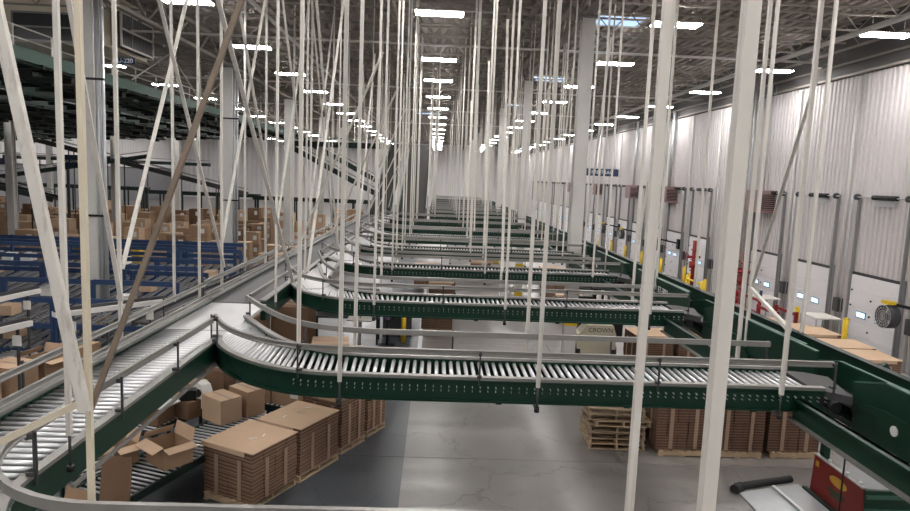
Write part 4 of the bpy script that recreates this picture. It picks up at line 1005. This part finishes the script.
# ------------------------------------------------------------------ forklift
t = thing('forklift', 'beige forklift seen from behind beside the white column', 'forklift', (5.25, 20.4, 0))
body = MB().prism([(-0.62, 0.22), (0.62, 0.22), (0.62, 0.86), (0.52, 1.14), (-0.30, 1.14), (-0.52, 0.88), (-0.62, 0.84)], 'y', -0.35, 0.25)
body.build('counterweight', 'beige', t, True)
MB().prism([(-0.66, 0.76), (0.64, 0.76), (0.64, 0.81), (-0.66, 0.81)], 'y', -0.37, -0.34).build('trim_strip', 'black', t, True)
MB().box(-0.58, 0.58, 0.25, 1.3, 0.15, 0.8).build('chassis', 'dkgrey', t, True)
MB().box(-0.45, 0.45, 0.3, 0.75, 0.8, 1.35).build('seat', 'black', t, True)
for s in (-1, 1):
    MB().tube((s*0.66, -0.1, 0.27), (s*0.5, -0.1, 0.27), 0.27, 16).build('wheel', 'rubber', t, True); MB().tube((s*0.70, 1.2, 0.33), (s*0.48, 1.2, 0.33), 0.33, 16).build('wheel', 'rubber', t, True)
    MB().bar((s*0.55, 0.2, 1.2), (s*0.5, 0.5, 2.15), 0.07, 0.07).build('guard_post', 'black', t, True); MB().bar((s*0.5, 1.3, 0.8), (s*0.5, 1.1, 2.15), 0.07, 0.07).build('guard_post', 'black', t, True)
    MB().box(s*0.3-0.06, s*0.3+0.06, 1.4, 1.55, 0.1, 2.3).build('mast_rail', 'black', t, True)
    MB().box(s*0.3-0.06, s*0.3+0.06, 1.55, 2.6, 0.06, 0.11).build('fork', 'black', t, True)
for y in (0.5, 0.7, 0.9, 1.1): MB().bar((-0.5, y, 2.16), (0.5, y, 2.16), 0.06, 0.05).build('guard_bar', 'black', t, True)
MB().bar((-0.35, 1.45, 1.7), (0.35, 1.45, 1.7), 0.1, 0.1).build('mast_cross', 'black', t, True)
MB().box(0.45, 1.0, 0.28, 0.9, 0.5, 1.35).build('battery_cover', 'black', t, True)
o = inst('lettering', text_mesh('CROWN', 0.20, 'textblack'), t, (0.12, -0.355, 0.985)); o.rotation_euler = (R(90), 0, 0)
# ------------------------------------------------------------------ red and green machine with ramp at the lower right
t = thing('pallet_machine', 'red and green pallet machine with steel ramp at the lower right corner', 'machine', (7.1, 10.5, 0))
pn = MB().prism([(9.75, 0.06), (11.25, 0.06), (11.2, 0.84), (9.85, 0.84)], 'x', 7.10, 7.14).build('side_panel', 'redpanel', t)
MB().box(7.09, 7.16, 9.85, 11.2, 0.84, 0.86).build('panel_edge', 'rail', pn)
em = [(10.47+0.24*math.cos(a), 0.64+0.085*math.sin(a)) for a in [2*math.pi*i/20 for i in range(20)]]
MB().prism(em, 'x', 7.094, 7.10).build('oval_emblem', 'textyellow', pn)
for i, (a, b, z) in enumerate(((10.62, 10.72, 0.44), (10.50, 10.60, 0.44), (10.34, 10.66, 0.37), (10.28, 10.5, 0.44))): MB().box(7.092, 7.10, a, b, z-0.02, z+0.025).build('green_print', 'textgreen', pn)
MB().box(7.094, 7.10, 11.05, 11.14, 0.66, 0.76).build('small_sticker', 'textyellow', pn)
for y in (10.0, 10.35, 10.85): MB().tube((7.16, y, 0.84), (7.16, y, 0.90), 0.03, 8).build('knob', 'galv', t)
MB().box(7.14, 8.9, 9.85, 11.2, 0.55, 0.60).build('bed', 'grey', t)
MB().box(7.12, 8.9, 9.80, 9.86, 0.06, 0.84).build('front_panel', 'green', t)
for z in (0.25, 0.5, 0.74): MB().box(7.12, 8.9, 9.765, 9.80, z-0.03, z+0.03).build('front_rib', 'oldgreen', t)
MB().box(7.02, 7.10, 9.7, 11.35, 0.0, 0.16).build('base_rail', 'deepgreen', t)
MB().add([(5.80, 9.6, 0.03), (7.02, 9.6, 0.12), (7.02, 11.5, 0.12), (5.80, 11.3, 0.03), (5.80, 9.6, 0.0), (7.02, 9.6, 0.09), (7.02, 11.5, 0.09), (5.80, 11.3, 0.0)], [(0,1,2,3), (7,6,5,4), (0,4,5,1), (1,5,6,2), (2,6,7,3), (3,7,4,0)]).build('ramp_plate', 'galv', t)
MB().bar((6.55, 9.6, 0.115), (6.50, 11.4, 0.115), 0.05, 0.03).build('ramp_strip', 'signwhite', t)
MB().tube((5.78, 11.38, 0.09), (6.95, 11.62, 0.16), 0.07, 10).build('rubber_bumper', 'rubber', t)
MB().tube((5.72, 11.30, 0.07), (5.92, 11.45, 0.07), 0.09, 10).build('bumper_roll', 'rubber', t)
for x, y, zt in ((7.35, 11.3, 2.6), (8.1, 10.35, 2.4)):
    MB().box(x-0.06, x+0.06, y-0.06, y+0.06, 0.0, zt).build('post', 'green', t)
    MB().bar((x, y, zt-0.4), (x-0.55, y, zt+0.4), 0.08, 0.10).build('post_brace', 'green', t)
MB().bar((7.35, 11.3, 2.5), (8.6, 9.2, 2.5), 0.10, 0.12).build('top_beam', 'green', t)
MB().tube((6.3, 9.2, 0), (6.3, 9.2, 2.7), 0.015, 6).build('cable', 'black', t)
# ================================================================== blue flow racks at the left
def flow_rack(x0, y0, w_, L, label, z1=2.15):
    t = thing('flow_rack', label, 'rack', (x0+w_/2, y0, 0), 0, 'blue carton flow racks')
    for x in (x0, x0+w_):
        for f in (0, 0.5, 1.0): MB().box(x-0.04, x+0.04, y0+f*L-0.04, y0+f*L+0.04, 0, z1+0.35*f).build('post', 'blue', t)
        for f in (0.0, 0.5): MB().bar((x, y0+f*L, 0.3), (x, y0+(f+0.5)*L, 1.2), 0.04, 0.04).build('frame_brace', 'blue', t)
    for f in (0, 0.5, 1.0):
        for z in (0.75, 1.42, z1-0.05): MB().box(x0, x0+w_, y0+f*L-0.03, y0+f*L+0.03, z+0.35*f-0.07, z+0.35*f+0.07).build('beam', 'blue', t)
    n = 7
    for z in (0.75, 1.42):
        for i in range(n):
            x = x0+0.16+i*(w_-0.32)/(n-1); m = MB()
            m.bar((x-0.07, y0, z+0.09), (x-0.07, y0+L, z+0.44), 0.03, 0.05); m.bar((x+0.07, y0, z+0.09), (x+0.07, y0+L, z+0.44), 0.03, 0.05)
            for q in range(26):
                f = (q+0.5)/26; m.bar((x-0.07, y0+f*L, z+0.11+0.35*f), (x+0.07, y0+f*L, z+0.11+0.35*f), 0.045, 0.045)
            m.build('roller_lane', 'grey', t)
    return t
k = 0
for r_, yy in enumerate((16.6, 21.4)):
    for c_ in range(5):
        flow_rack(-19.4+2.45*c_-(0.2*r_), yy, 2.35, 3.7, 'blue flow rack with grey roller lanes, %s row, %s from the left' % (('front', 'back')[r_], ORD[c_]))
# boxes waiting in the racks
for i in range(34):
    r_ = i % 2; c_ = (i//2) % 5; f = random.uniform(0.1, 0.9); z = 0.75 if random.random() < 0.4 else 1.42
    yy = (16.6, 21.4)[r_]
    carton(-19.4+2.45*c_+0.35+0.68*random.randint(0, 2), yy+3.7*f, z+0.145+0.35*f+0.012, 0, 0.36, 0.42, 0.26, 'small carton on the %s lanes, %s blue rack from the left, %s row' % ('lower' if z < 1 else 'upper', ORD[c_], ('front', 'back')[r_]), random.choice(['card', 'card2', 'paper']), 'cartons in the flow racks', tape=False)
# white strip lights over the rack fronts
for i, (a, b) in enumerate((((-9.55, 13.3, 2.6), (-9.05, 14.95, 2.66)), ((-7.95, 10.6, 2.6), (-7.52, 12.12, 2.6)), ((-7.42, 12.75, 2.62), (-5.98, 14.5, 2.62)))):
    a = Vector(a); b = Vector(b); c = (a+b)/2
    t = thing('strip_light', 'white strip light housing over the rack fronts, %s from the left' % ('second', 'first', 'third')[i], 'light', c, 0, 'strip lights over the rack fronts')
    MB().bar(a, b, 0.20, 0.10).build('housing', 'led_small', t); MB().bar(a+Vector((0,0,0.08)), b+Vector((0,0,0.08)), 0.07, 0.07).build('channel', 'dkgrey', t)
    for f in (0.15, 0.85):
        p = a.lerp(b, f); MB().bar((p.x, p.y, 0), (p.x, p.y, p.z), 0.04, 0.04).build('post', 'dkgrey', t)
        MB().obox((p.x, p.y-0.03, p.z-0.28), (0.16, 0.01, 0.2)).build('paper_tag', 'paper', t)
# guard rails before the carton field
for i, (y, x0, x1, z) in enumerate(((27.2, -22, -8.3, 2.3), (29.5, -24, -8.6, 2.2))):
    t = thing('pipe_barrier', 'long blue steel barrier before the carton field, %s one' % ('nearer', 'farther')[i], 'barrier', ((x0+x1)/2, y, 0), 0, 'blue barriers')
    for zz in (z, z-0.55, z-1.1): MB().box(x0, x1, y-0.04, y+0.04, zz-0.08, zz+0.08).build('rail', 'blue', t)
    x = x0
    while x <= x1+0.01: MB().box(x-0.05, x+0.05, y-0.05, y+0.05, 0, z+0.1).build('post', 'blue', t); x += (x1-x0)/6
# sloped grey conveyors among the racks
slanted('gravity_conveyor', 'grey gravity conveyor slanting between blue racks and the main line', (-6.7, 15.2, 1.9), (-4.9, 27.0, 2.6), 0.7, 'dkgrey', 0.16).location
# ------------------------------------------------------------------ carton field
n = 0
protos = {}
def field_carton(x, y, z, w_, h, m, lab, label):
    key = (w_, h, m, lab)
    if key not in protos:
        t = carton(x, y, z, 0, w_, w_*0.85, h, label, m, 'cartons of the storage field', lab=lab); protos[key] = t; return
    c = copy_tree(protos[key]); c.location = (x, y, z); c.rotation_euler = (0, 0, random.uniform(-0.06, 0.06)); c['label'] = label
for row in range(12):
    y = 33.0 + 2.4*row
    x = -0.66*y-1.0
    while x < -7.0:
        if n >= 296: break
        if abs(x+9.85) < 1.1 or abs(x+24.23) < 0.9 or abs(x+36) < 0.9: x += 1.5; continue
        st = random.choice([1, 2, 2, 2]) if row < 6 else random.choice([2, 2, 3]); z = 0.0
        w_ = random.choice([0.9, 1.1, 1.2]); m = random.choice(['card', 'card', 'card2', 'card3'])
        for s_ in range(st):
            h = random.choice([0.65, 0.8, 0.9]); field_carton(x, y+random.uniform(-0.15, 0.15), z+0.002, w_, h, m, random.random() < 0.75, '%s carton, %s layer, %s row of the storage field from the front' % ({'card': 'brown', 'card2': 'pale tan', 'card3': 'dark brown'}[m], ('bottom', 'second', 'third')[s_], ORD[row])); z += h+0.004; n += 1
        x += w_ + (0.2 if random.random() < 0.5 else 1.3)
for i, (x, y) in enumerate(((-24.5, 31.0), (-12.2, 31.4), (-14.4, 31.2))):
    tag(MB().box(x-0.5, x+0.5, y-0.35, y+0.35, 0.0, 1.6 if i else 1.2).build('plastic_bin', ('blue', 'blue', 'yellow')[i]), ('blue plastic bin at the left before the carton field', 'tall blue cabinet before the carton field', 'yellow tub beside the tall blue cabinet')[i], 'bin')
